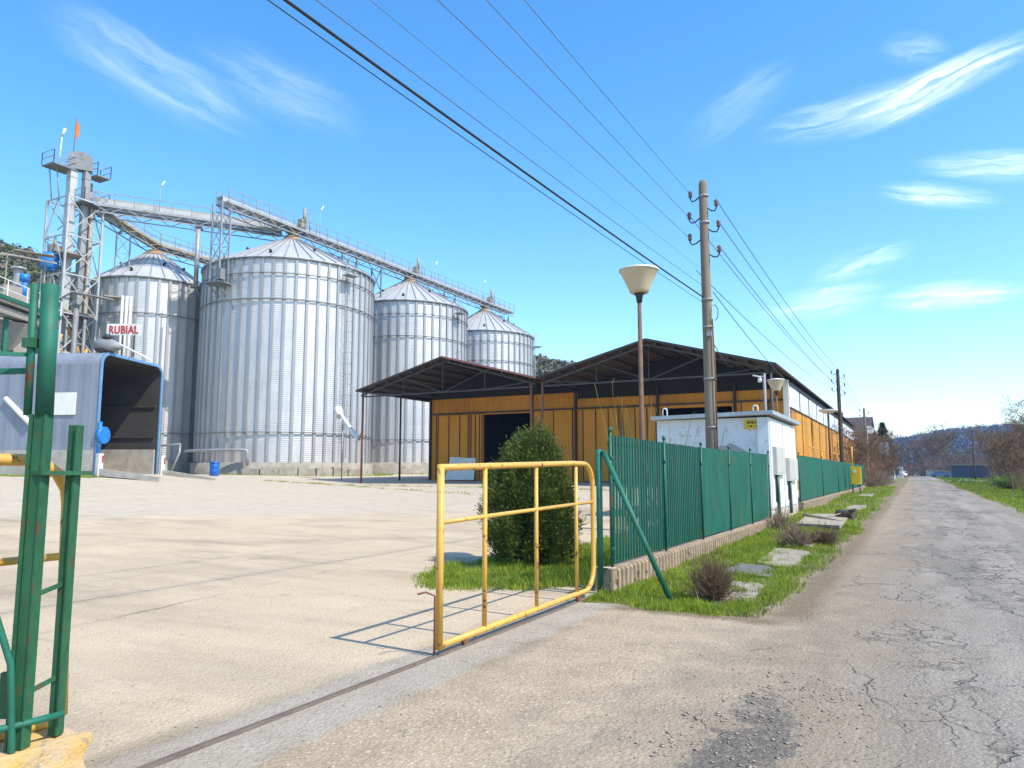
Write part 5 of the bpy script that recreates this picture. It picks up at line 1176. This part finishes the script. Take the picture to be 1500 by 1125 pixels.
def bush_np(x, y, z, rx, hgt, n, seed, r=.006, sub=3):
    q = np.random.default_rng(seed); segs = []
    for i in range(n):
        a = q.uniform(0, 6.283); t = q.uniform(.1, 1.25); d = np.array([math.cos(a)*math.sin(t), math.sin(a)*math.sin(t), math.cos(t)]); L = q.uniform(.6, 1.)
        p = np.array([x+q.normal(0,rx*.15), y+q.normal(0,rx*.15), z])
        for k in range(3):
            e = p+np.array([d[0]*rx, d[1]*rx, d[2]*hgt])*L/3; segs.append((*p,*e,r*(1-.25*k),r*(1-.25*(k+1)))); p = e; d = d+q.normal(0,.16,3)
            for s in range(sub if k else 0):
                d2 = d+q.normal(0,.5,3); e2 = p+np.array([d2[0]*rx, d2[1]*rx, abs(d2[2])*hgt])*L*.22; segs.append((*p,*e2,r*.5,r*.3))
    return segs
# dry round shrub and dead tufts on the verge
def shrub(label, x, y, rx, hgt, n, seed, mat='twig', r=.0045):
    z = h(x, y)-.02; o = tubes_np('dry_shrub', bush_np(x, y, z, rx, hgt, n, seed, r), 3, M[mat], None, (x,y,z)); return tag(o, label, 'shrub')
shrub('round dry brown shrub on the grass beside the green strut', -2.34,9.75,.33,.46,420,1)
shrub('small dry grey tuft at the near edge of a verge slab', -2.35,17.2,.42,.42,220,2,'twig_pale',.008)
shrub('low dry brown tuft beyond the tarred verge slab', -1.9,18.2,.42,.36,220,3,'twig',.008)
shrub('pale withered stalks beside the hut corner on the verge', -3.3,21.6,.4,.5,120,4,'twig_pale',.008)
# thuja
def thuja(x, y, hgt, rad, seed):
    z = h(x, y); q = np.random.default_rng(seed); g = thing('thuja_bush', 'dense dark green thuja bush behind the open yellow gate', 'bush', (x,y,z))
    b = MB(); b.tube([(x,y,z-.1),(x+.02,y,z+.9)], [.09,.05], 8); b.tube([(x,y,z+.1),(x-.25,y-.1,z+.8)], [.06,.03], 6); part('trunk', b, M['bark'], g)
    prof = lambda f: np.where(f < .35, .78+.22*np.sin(np.clip(f/.35,0,1)*np.pi/2), np.cos((np.clip(f,.35,1)-.35)/.65*np.pi/2)**.60)*1.
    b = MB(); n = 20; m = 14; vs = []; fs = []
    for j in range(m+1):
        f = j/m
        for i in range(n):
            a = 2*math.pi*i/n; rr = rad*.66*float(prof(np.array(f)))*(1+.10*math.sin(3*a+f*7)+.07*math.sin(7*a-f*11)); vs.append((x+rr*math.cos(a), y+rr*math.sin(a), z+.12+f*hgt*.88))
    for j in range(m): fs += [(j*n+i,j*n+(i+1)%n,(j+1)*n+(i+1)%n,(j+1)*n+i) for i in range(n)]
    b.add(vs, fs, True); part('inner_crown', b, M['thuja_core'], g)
    # sprays: flat fans of small leaflets pointing out and up, gathered in clumps
    nc = 520; f = q.uniform(.02,1.0,nc)**.9; a = q.uniform(0, 6.283, nc); lump = 1+.13*np.sin(3*a+f*6)+.12*np.sin(7*a-f*17)+.07*np.sin(11*a+f*29)+q.normal(0,.11,nc)
    rr = rad*prof(f)*lump*.95; cx, cy, cz = rr*np.cos(a), rr*np.sin(a), .12+f*hgt*(.91+.07*np.sin(2*a+1.2)+.05*np.sin(5*a))
    V = []; F = []; k = 120
    out = np.stack([np.cos(a)*.75, np.sin(a)*.75, .55+.5*f], 1); out /= np.linalg.norm(out, axis=1, keepdims=True)
    c = np.repeat(np.stack([cx,cy,cz],1), k, 0)+q.normal(0,.052,(nc*k,3))*np.array([1,1,1.9]); d = np.repeat(out, k, 0)+q.normal(0,.42,(nc*k,3)); d /= np.linalg.norm(d,axis=1,keepdims=True)
    s = np.cross(d, q.normal(0,1,(nc*k,3))); s /= np.linalg.norm(s,axis=1,keepdims=True)+1e-9; L = q.uniform(.025,.085,nc*k)[:,None]; w = q.uniform(.005,.012,nc*k)[:,None]
    P = np.stack([c-s*w*.5, c+s*w*.5, c+d*L*.6+s*w, c+d*L, c+d*L*.6-s*w], 1).reshape(-1,3); B = np.arange(nc*k)[:,None]*5
    Fq = np.concatenate([B+np.array([[0,1,2]]), B+np.array([[0,2,4]]), B+np.array([[4,2,3]])], 0)
    link('crown', np_mesh('crown', P, Fq), M['thuja'], g, None)
thuja(-5.93,11.85,2.20,.66,11)
# saplings behind the fence with long yellow-green shoots
for k, (x, y, hh, sd, nm_) in enumerate(((-4.5,13.2,3.4,21,'tall bare sapling with greenish shoots beside the cream lamp pole'),(-4.6,15.0,3.0,22,'bare sapling behind the green fence right of the lamp pole'),(-4.5,16.9,2.7,23,'low bare sapling in front of the white hut wall'))):
    z = h(x, y); q = random.Random(sd); segs = []
    for s in range(9):
        p = Vector((x,y,z)); d = Vector((q.gauss(0,.20),q.gauss(0,.20),1)); L = hh*q.uniform(.7,1.); r = .011
        for i in range(7):
            d = (d+Vector((q.gauss(0,.07),q.gauss(0,.07),.02))).normalized(); e = p+d*L/7; segs.append((*p,*e,r,r*.85)); r *= .85
            if i > 2 and q.random() < .6:
                d2 = (d+Vector((q.gauss(0,.5),q.gauss(0,.5),.2))).normalized(); segs.append((*e,*(e+d2*.3*q.random()),.004,.002))
            p = e
    tag(tubes_np('sapling', segs, 4, M['shoot'], None, (x,y,z)), nm_, 'sapling')
# roadside thicket beyond the far fence
for k, (x, y, hh, nm_) in enumerate(((-4.6,71,6.2,'bare bush at the far end of the green sheet fence, nearest of the thicket'),(-3.9,77,5.6,'leaning bare bush second in the left roadside thicket'),(-4.4,84,6.,'dense bare bush under the farthest utility pole'),(-3.4,92,5.,'low bare bush in the left thicket near the brown house'),(-4.6,101,7.5,'tall bare bush in front of the brown house'),(-3.4,112,5.5,'far bare bush on the left roadside before the pale cottage'))):
    bare_tree('bare_bush', nm_, x, y, hh, 1.15, 40+k, 4, (13,6,4,3), 'bare bushes on the left roadside', .07, 'twig', 2.2, .5, .04)
for k, (x, y, hh) in enumerate(((-3.2,70,1.7),(-2.9,76,1.6),(-2.9,83,1.5))):
    z = h(x, y); tag(tubes_np('bramble', bush_np(x, y, z, 1.2, hh, 150, 60+k, .012), 3, M['twig_pale'], None, (x,y,z)), ['low tangle of brambles right beside the far fence end','low brambles second along the left road edge','farthest low brambles on the left road edge'][k], 'brambles', 'brambles on the left road edge')
# right-hand trees and brush
RT = [(8.8,60,6.6,'nearest bare roadside tree on the right, at the photo edge'),(6.9,72,5.2,'slim bare tree on the right verge in front of the brush'),(11.5,80,8.4,'tall bare tree behind the right verge brush'),(14.2,95,9.,'tall bare tree far right behind the nearer trees'),(9.6,100,6.5,'bare tree right of the navy shed'),(17,112,10.,'high bare tree topping the right skyline'),(12.8,70,9.5,'broad bare tree above the green leafy bush on the right'),(8.6,92,7.5,'bare tree at the left end of the right hand thicket'),(11.,104,9.,'bare tree in the second row behind the right verge'),(16.5,84,9.5,'broad bare tree filling the right edge behind the front trees'),(14.5,118,9.,'bare tree behind the second row on the right'),(10.5,136,9.,'bare tree rising over the navy shed roof'),(-2.5,262,13,'bare tree at the vanishing point of the road'),
      (12.5,125,8.,'bare tree close behind the navy shed on its right'),(4.5,215,13,'round bare tree at the far end of the road'),(-.5,235,11,'bare tree straddling the far road bend'),(10,240,14,'large bare tree behind the navy shed'),(20,230,13,'large far bare tree right of the others'),(-7,200,12,'bare tree beyond the pale cottage on the left'),(30,220,14,'far bare tree on the right skyline')]
for k, (x, y, hh, nm_) in enumerate(RT):
    far = y > 150; bare_tree('bare_tree', nm_, x, y, hh, .95 if not far else 1.2, 80+k, 4, (11,6,4,3), 'bare trees along the road', hh*.014, 'twig', 2.4 if not far else 6.5, .6, .22)
segs = []; q = random.Random(9)
for k in range(60):
    x = q.uniform(7.2, 16); y = q.uniform(55, 110); segs += bush_np(x, y, h(x,y), 1.5, q.uniform(.9,2.), 34, 200+k, .016)
tag(tubes_np('brushwood', segs, 3, M['twig'], None, (10,80,0)), kind='stuff')
segs = []
for k in range(70):
    x = q.uniform(-2, 60); y = q.uniform(255, 330); segs += bush_np(x, y, .5, 5, q.uniform(4,9), 24, 300+k, .09)
for k in range(36):
    x = q.uniform(15, 45); y = q.uniform(120, 190); segs += bush_np(x, y, .5, 4, q.uniform(3,6.5), 40, 400+k, .05)
tag(tubes_np('far_thicket', segs, 3, M['twig'], None, (20,200,0)), kind='stuff')
def leaf_cloud(name, cx, cy, cz, rx, ry, rz, n, size, mat, seed, parent=None, org=(0,0,0), lump=5):
    q = np.random.default_rng(seed); C_ = q.normal(0,.5,(lump,3)); k = q.integers(0, lump, n)
    p = C_[k]*.75+q.normal(0,.33,(n,3)); p = p*np.array([rx,ry,rz])+np.array([cx,cy,cz]); p[:,2] = np.maximum(p[:,2], cz-rz*.95)
    d = q.normal(0,1,(n,3)); d /= np.linalg.norm(d,axis=1,keepdims=True); s = np.cross(d, q.normal(0,1,(n,3))); s /= np.linalg.norm(s,axis=1,keepdims=True)+1e-9; L = size*q.uniform(.6,1.4,n)[:,None]
    V = np.stack([p-s*L*.3,p+d*L*.5-s*L*.0,p+s*L*.3,p-d*L*.5],1).reshape(-1,3)-np.array(org); F = np.arange(n)[:,None]*4+np.array([[0,1,2,3]])
    return link(name, np_mesh(name, V, F), mat, parent, org)
for k, (x, y, r_, hh, nm_) in enumerate(((11.2,66,1.9,3.2,'bright green leafy bush among the bare brush on the right'),(7.6,84,1.1,1.3,'small green bush beside the navy shed'))):
    z = h(x, y); g = thing('leafy_bush', nm_, 'bush', (x,y,z)); leaf_cloud('crown', x, y, z+hh*.55, r_, r_, hh*.5, 2600, .16, M['bush_g'], 500+k, g, (x,y,z), 9)
    tubes_np('trunk', bush_np(x, y, z, r_*.7, hh*.7, 16, 510+k, .03), 4, M['bark'], g, (x,y,z))
# conifer behind the hall
x, y, z = -4.0, 128, .5; g = thing('conifer_tree', 'dark conifer rising beside the brown house roof', 'tree', (x,y,z)); b = MB(); b.tube([(x,y,z),(x,y,z+8)], [.2,.05], 7); part('trunk', b, M['bark'], g)
q = np.random.default_rng(6); n = 9000; f = q.uniform(0,1,n)**.8; a = q.uniform(0,6.283,n); rr = (1-f**1.5)*2.2*q.uniform(.2,1,n)**.6*(1+.25*np.sin(f*60)); p = np.stack([rr*np.cos(a), rr*np.sin(a), 1.2+f*7.6-.25*rr],1)
d = np.stack([np.cos(a),np.sin(a),-.25+0*a],1)+q.normal(0,.3,(n,3)); s = np.stack([-np.sin(a),np.cos(a),0*a],1); L = .42
V = np.stack([p-s*.09,p+s*.09,p+d*L],1).reshape(-1,3); F = np.arange(n)[:,None]*3+np.array([[0,1,2]]); link('crown', np_mesh('crown', V, F), M['conifer'], g, None)
# bank at the foot of the right brush is soil; logs and a tyre on the verge
b = MB(); b.tube([(-3.3,26.6,.26),(-2.6,25.2,.24),(-1.95,24.2,.2)], [.045,.05,.03], 7); b.tube([(-2.5,25.1,.24),(-2.1,25.6,.36)], [.03,.012], 6)
solo('fallen_branch', b, M['timber_grey'], 'pale fallen branch lying in the verge grass past the hut', 'branch', (-2.6,25.2,.2))
b = MB(); b.tube([(-2.25,26.6,.28),(-1.75,26.2,.3)], [.16,.13], 10); b.tube([(-1.9,26.3,.4),(-1.7,26.0,.46)], .05, 6)
solo('wood_log', b, M['wood_pole'], 'short dark log in the verge grass past the hut', 'log', (-2.,26.4,.2))

# ------------------------------------------------------------------ far buildings
g = thing('navy_shed', 'long low navy blue shed with a pale roof on the right', 'shed', (9,170,.5))
b = MB(); b.box(6.3,12.6,168,173,.2,3.0); part('wall', b, M['navy'], g)
b = MB(); b.prism([(5.7,167.6,3.25),(13.,167.6,2.95),(13.,173.4,2.95),(5.7,173.4,3.25)], (0,0,.14)); part('roof', b, M['timber_grey'], g)
b = MB(); b.box(9.4,9.45,167.97,167.99,.4,2.8); part('door', b, M['dark_gap'], g)
g = thing('cottage', 'pale cottage with a red roof and white gable at the left roadside', 'cottage', (-5,150,.5))
b = MB(); b.box(-8,-3.2,148,158,.2,3.6); part('wall', b, M['render_w'], g)
b = MB(); b.prism([(-2.9,147.6,3.5),(-2.9,158.4,3.5),(-5.6,158.4,5.6),(-5.6,147.6,5.6)], (0,0,.12)); b.prism([(-8.3,147.6,3.5),(-5.6,147.6,5.6),(-5.6,158.4,5.6),(-8.3,158.4,3.5)], (0,0,.12)); part('roof', b, M['roof_red'], g)
b = MB(); b.prism([(-8,147.99,3.6),(-3.2,147.99,3.6),(-5.6,147.99,5.55)], (0,.1,0)); part('gable', b, M['white'], g)
for x in (-7,-4.8): b = MB(); b.box(x,x+1,147.96,147.985,1.5,2.7); part('window', b, M['glass'], g)
g = thing('billboard', 'blue and white billboard on posts beside the left bushes', 'billboard', (-3.6,125,.5))
b = MB(); b.box(-4.5,-3.2,125,125.1,4.4,6.2); part('panel', b, worn('pale_blue_panel', (.42,.58,.74), (.6,.68,.76), rough=.5, scale=1.5), g)
b = MB(); b.tube([(-4.4,125.15,.3),(-4.4,125.15,6.2)], .06, 6); b.tube([(-3.3,125.15,.3),(-3.3,125.15,6.2)], .06, 6); part('leg', b, M['galv'], g)
g = thing('cottage', 'white kiosk far down the left side of the road', 'cottage', (-4,185,.5))
b = MB(); b.box(-6.2,-2.3,183,190,.2,3.1); part('wall', b, M['white'], g); b = MB(); b.box(-6.5,-2.0,182.6,190.4,3.1,3.35); part('roof', b, M['roof_grey'], g); b = MB(); b.box(-5.5,-3,182.97,182.99,1.2,2.4); part('window', b, M['glass'], g)
g = thing('cottage', 'low tiled house among the far trees at the road end', 'cottage', (3,262,.6))
b = MB(); b.box(3,9,260,268,.2,3.); part('wall', b, M['render_w'], g); b = MB(); b.prism([(2.6,259.6,2.9),(9.4,259.6,2.9),(9.4,264,5),(2.6,264,5)], (0,0,.15)); b.prism([(2.6,268.4,2.9),(9.4,268.4,2.9),(9.4,264,5),(2.6,264,5)], (0,0,.15)); part('roof', b, M['tile'], g)
def car(label, x, y, ang, mat):
    z = h(x, y); g = thing('parked_car', label, 'car', (x,y,z), 'cars at the far end of the road'); A = Matrix.Rotation(ang, 3, 'Z'); T = lambda u, v, w: Vector((x,y,z))+A@Vector((u,v,w))
    b = MB(); pr = [(-2.1,.35),(2.1,.35),(2.1,.8),(1.2,.95),(.6,1.45),(-1.2,1.45),(-1.9,.95),(-2.1,.9)]
    b.prism([T(u,-.8,w) for u, w in pr], A@Vector((0,1.6,0))); part('body', b, mat, g)
    b = MB(); b.prism([T(u,-.81,w) for u, w in ((-1.5,1.0),(1.05,1.0),(.55,1.38),(-1.15,1.38))], A@Vector((0,1.62,0))); part('window', b, M['glass'], g)
    for u in (-1.3,1.3):
        for v in (-.8,.8): b = MB(); b.tube([T(u,v-.1,.32), T(u,v+.1,.32)], .32, 12); part('wheel', b, M['dark_gap'], g)
car('white car far down the road on the left side', -2.7,205,R(80),M['white']); car('blue car parked left of the navy shed', 5.3,205,R(10),worn('blue_car_paint', (.06,.14,.34), rough=.3)); car('silver car parked beyond the blue car', 8.,222,R(5),M['galv'])

# ------------------------------------------------------------------ hills
def hill(name, fn, x0, x1, y0, y1, nx_, ny_, mat):
    X, Y = np.meshgrid(np.linspace(x0,x1,nx_), np.linspace(y0,y1,ny_)); Z = fn(X, Y); V = np.stack([X,Y,Z],2).reshape(-1,3)
    i, j = np.meshgrid(np.arange(nx_-1), np.arange(ny_-1)); a = (j*nx_+i).ravel(); F = np.stack([a,a+1,a+nx_+1,a+nx_],1)
    o = link(name, np_mesh(name, V, F), mat, None, (0,0,0)); o.data.polygons.foreach_set('use_smooth', [True]*len(F)); o['kind'] = 'structure'; return o
def crowns(name, xy, fn, size, mat, seed, k=26, LS=.17):
    q = np.random.default_rng(seed); n = len(xy); z = fn(xy[:,0], xy[:,1]); s = size*q.uniform(.6,1.4,n)
    c = np.repeat(np.stack([xy[:,0],xy[:,1],z+s*.7],1), k, 0); S = np.repeat(s, k)[:,None]
    d = q.normal(0,1,(n*k,3)); d /= np.linalg.norm(d,axis=1,keepdims=True); p = c+d*S*np.array([.62,.62,.8])*q.uniform(.55,1,(n*k,1))
    t = q.normal(0,1,(n*k,3)); t /= np.linalg.norm(t,axis=1,keepdims=True); u = np.cross(t,d); u /= np.linalg.norm(u,axis=1,keepdims=True)+1e-9; L = S*LS
    V = np.stack([p-u*L,p+np.cross(u,d)*L*.9,p+u*L,p-np.cross(u,d)*L*.9],1).reshape(-1,3); F = np.arange(n*k)[:,None]*4+np.array([[0,1,2,3]])
    o = link(name, np_mesh(name, V, F), mat, None, (0,0,0)); o['kind'] = 'stuff'
def ridge_L(x, y):
    x = np.asarray(x, float); y = np.asarray(y, float); D = np.hypot(x, y); az = np.degrees(np.arctan2(x, y))
    el = np.interp(az, [-100,-70,-63.5,-60.5,-57,-50,-40,-30,-26,-22.5,-18,-13,-9,0], [14.5,14.1,13.5,12.6,10.4,9.3,8.8,8.4,8.15,7.6,5.2,1.6,-1,-1])
    crest = np.tan(np.radians(el))*230; f = np.clip((D-118)/112, 0, 1); f = f*f*(3-2*f); g_ = np.clip((D-230)/150, 0, 1)
    return -2.+3.*np.clip(f*8,0,1)+crest*(f-.35*g_)+1.4*np.sin(x*.09)*np.sin(y*.07)*f
hill('hill', ridge_L, -420,12,-60,390,110,110,M['field'])
q = np.random.default_rng(3); n = 9000; az = np.radians(q.uniform(-74,-13,n)); D = q.uniform(126,262,n); xy = np.stack([D*np.sin(az),D*np.cos(az)],1)
kk = q.uniform(0,1,n) < .5; crowns('hillside_scrub', xy[kk], ridge_L, 2.1, M['hill_leaf'], 1, 44); crowns('hillside_scrub', xy[~kk], ridge_L, 2.4, M['hill_brown'], 2, 44)
def ridge_R(x, y):
    x = np.asarray(x, float); y = np.asarray(y, float); D = np.hypot(x, y); az = np.degrees(np.arctan2(x, y))
    el = np.interp(az, [-25,-12,-6,-3.5,-1.5,.5,2.2,4.5,6.5,9,16,30], [.3,.6,1.0,1.35,1.8,2.0,2.35,2.5,2.6,2.5,2.5,2.2])
    f = np.clip((D-520)/430, 0, 1); f = f*f*(3-2*f); return .3+(np.tan(np.radians(el))*950-6)*f+3.*np.sin(x*.021+1)*np.sin(y*.017)*f
M['wood_floor'] = worn('leaf_litter', (.075,.06,.04), (.05,.045,.032), rough=.95, scale=.05)
hill('hills', ridge_R, -460,900,420,1250,120,90,M['wood_floor'])
n = 10500; az = np.radians(q.uniform(-12,13,n)); D = q.uniform(600,1000,n); xy = np.stack([D*np.sin(az),D*np.cos(az)],1); crowns('far_forest', xy, ridge_R, 8., M['forest'], 5, 52, .10)

# ------------------------------------------------------------------ sky, sun, air, camera
SUN_EL, SUN_AZ = R(51.5), R(95.7)   # azimuth clockwise from +Y
w = bpy.data.worlds.new('World'); SC.world = w; w.use_nodes = True; nt = w.node_tree; bg = nt.nodes['Background']; bg.inputs['Strength'].default_value = .15
class Wn(Nt):
    def __init__(s): s.t = nt
t = Wn()
sky = t.n('ShaderNodeTexSky', sky_type='NISHITA'); sky.sun_disc = False; sky.sun_elevation = SUN_EL; sky.sun_rotation = SUN_AZ; sky.air_density = 1.0; sky.dust_density = .5; sky.ozone_density = 1.6
gen = t.n('ShaderNodeTexCoord').outputs['Generated']
hs_ = t.n('ShaderNodeHueSaturation'); t.l(sky.outputs[0], hs_.inputs['Color']); hs_.inputs['Hue'].default_value = .498; hs_.inputs['Saturation'].default_value = 1.34; hs_.inputs['Value'].default_value = 1.14
X = t.xyz(gen); zc = t.math('ADD', t.math('MAXIMUM', X[2], 0.), .12); pl = t.comb(t.math('DIVIDE', X[0], zc), t.math('DIVIDE', X[1], zc), 0.)
def blob(az, el, wa, we, tilt, amt):   # soft patch of sky where cirrus is present
    a, e = R(az), R(el); c = Vector((math.sin(a)*math.cos(e), math.cos(a)*math.cos(e), math.sin(e))); r = Vector((math.cos(a),-math.sin(a),0)); u = r.cross(c)
    ct, st = math.cos(R(tilt)), math.sin(R(tilt)); r2 = r*ct+u*st; u2 = u*ct-r*st
    def dot(v):
        d = t.n('ShaderNodeVectorMath', operation='DOT_PRODUCT'); t.l(gen, d.inputs[0]); d.inputs[1].default_value = v; return d.outputs['Value']
    p = t.math('DIVIDE', dot(r2), math.sin(R(wa))); q_ = t.math('DIVIDE', dot(u2), math.sin(R(we))); f = t.math('ADD', t.math('MULTIPLY', p, p), t.math('MULTIPLY', q_, q_))
    wp = t.noise(t.mapv(t.comb(p, q_, 0.), (1.2,1.2,1), loc=(el*.7,az*.3,0)), 1.1, 4, .55)
    qw = t.math('ADD', q_, t.math('MULTIPLY', t.math('SUBTRACT', wp, .5), 1.1))
    n = t.noise(t.mapv(t.comb(p, qw, 0.), (.6,2.2,1), loc=(az*.13,el*.37,0)), 1.3, 7, .58, 0.)
    f2 = t.math('ADD', t.math('MULTIPLY', p, p), t.math('MULTIPLY', qw, qw))
    f = t.math('MULTIPLY', t.math('MULTIPLY', t.ramp(f2, 0., 1., 1., 0.), t.ramp(f, .2, 1., 1., 0.)), t.ramp(dot(c), .3, .31))
    return t.math('MULTIPLY', t.ramp(t.math('MULTIPLY', f, t.ramp(n, .32, .80)), .0, .80), amt)
BL = [(2.6,24.9,7.0,1.5,15,.8),(-2.,24.4,7.5,1.8,4,.38),(5.8,19.4,5.0,1.2,-14,.48),(2.4,18.2,4.2,1.0,-16,.45),(2.8,11.6,5.0,1.2,-2,.62),(-5.2,12.0,5,1.4,8,.40),(-2.6,14.4,4,1.2,14,.32),(-54.5,26.5,8,2.6,-20,.24),(-46,27,7,2.4,-18,.16),(-10.5,26.,5,2,30,.13),(1.6,27.4,2.5,1.2,-20,.18)]
m = None
for bl in BL: k = blob(*bl); m = k if m is None else t.math('MAXIMUM', m, k)
col = t.mix(m, hs_.outputs[0], (7.6,7.9,8.2))
t.l(col, bg.inputs['Color'])
sd = Vector((math.sin(SUN_AZ)*math.cos(SUN_EL), math.cos(SUN_AZ)*math.cos(SUN_EL), math.sin(SUN_EL)))
sl = bpy.data.lights.new('sun', 'SUN'); sl.energy = 3.0; sl.angle = R(.55); sl.color = (1.,.935,.82)
so = bpy.data.objects.new('sun', sl); C.objects.link(so); so.rotation_euler = (-sd).to_track_quat('-Z','Y').to_euler(); so.location = (40,0,60)
HAZE = .0003
if HAZE:
    b = MB(); b.box(-440,720,-60,1270,-1.5,75); o = solo('haze', b, None, None, None, (0,0,0), kind='stuff')
    hm = bpy.data.materials.new('thin_air'); hm.use_nodes = True; ht = hm.node_tree; ht.nodes.remove(ht.nodes['Principled BSDF'])
    pv = ht.nodes.new('ShaderNodeVolumePrincipled'); pv.inputs['Color'].default_value = (.42,.64,1.,1); pv.inputs['Density'].default_value = HAZE; pv.inputs['Anisotropy'].default_value = 0.
    ht.links.new(pv.outputs[0], ht.nodes['Material Output'].inputs['Volume']); o.data.materials.append(hm)
cam = bpy.data.cameras.new('camera'); cam.sensor_width = 36; cam.lens = 26.4; cam.clip_start = .05; cam.clip_end = 6000
co = bpy.data.objects.new('camera', cam); C.objects.link(co); co.location = (0,0,1.6); co.rotation_euler = (R(90+6.766), 0, R(28.041)); SC.camera = co
vs_ = SC.view_settings; vs_.view_transform = 'Standard'; vs_.look = 'None'; vs_.exposure = .92; vs_.gamma = 1
SC.cycles.use_denoising = True
try: SC.cycles.volume_bounces = 0; SC.cycles.max_bounces = 8
except Exception: pass
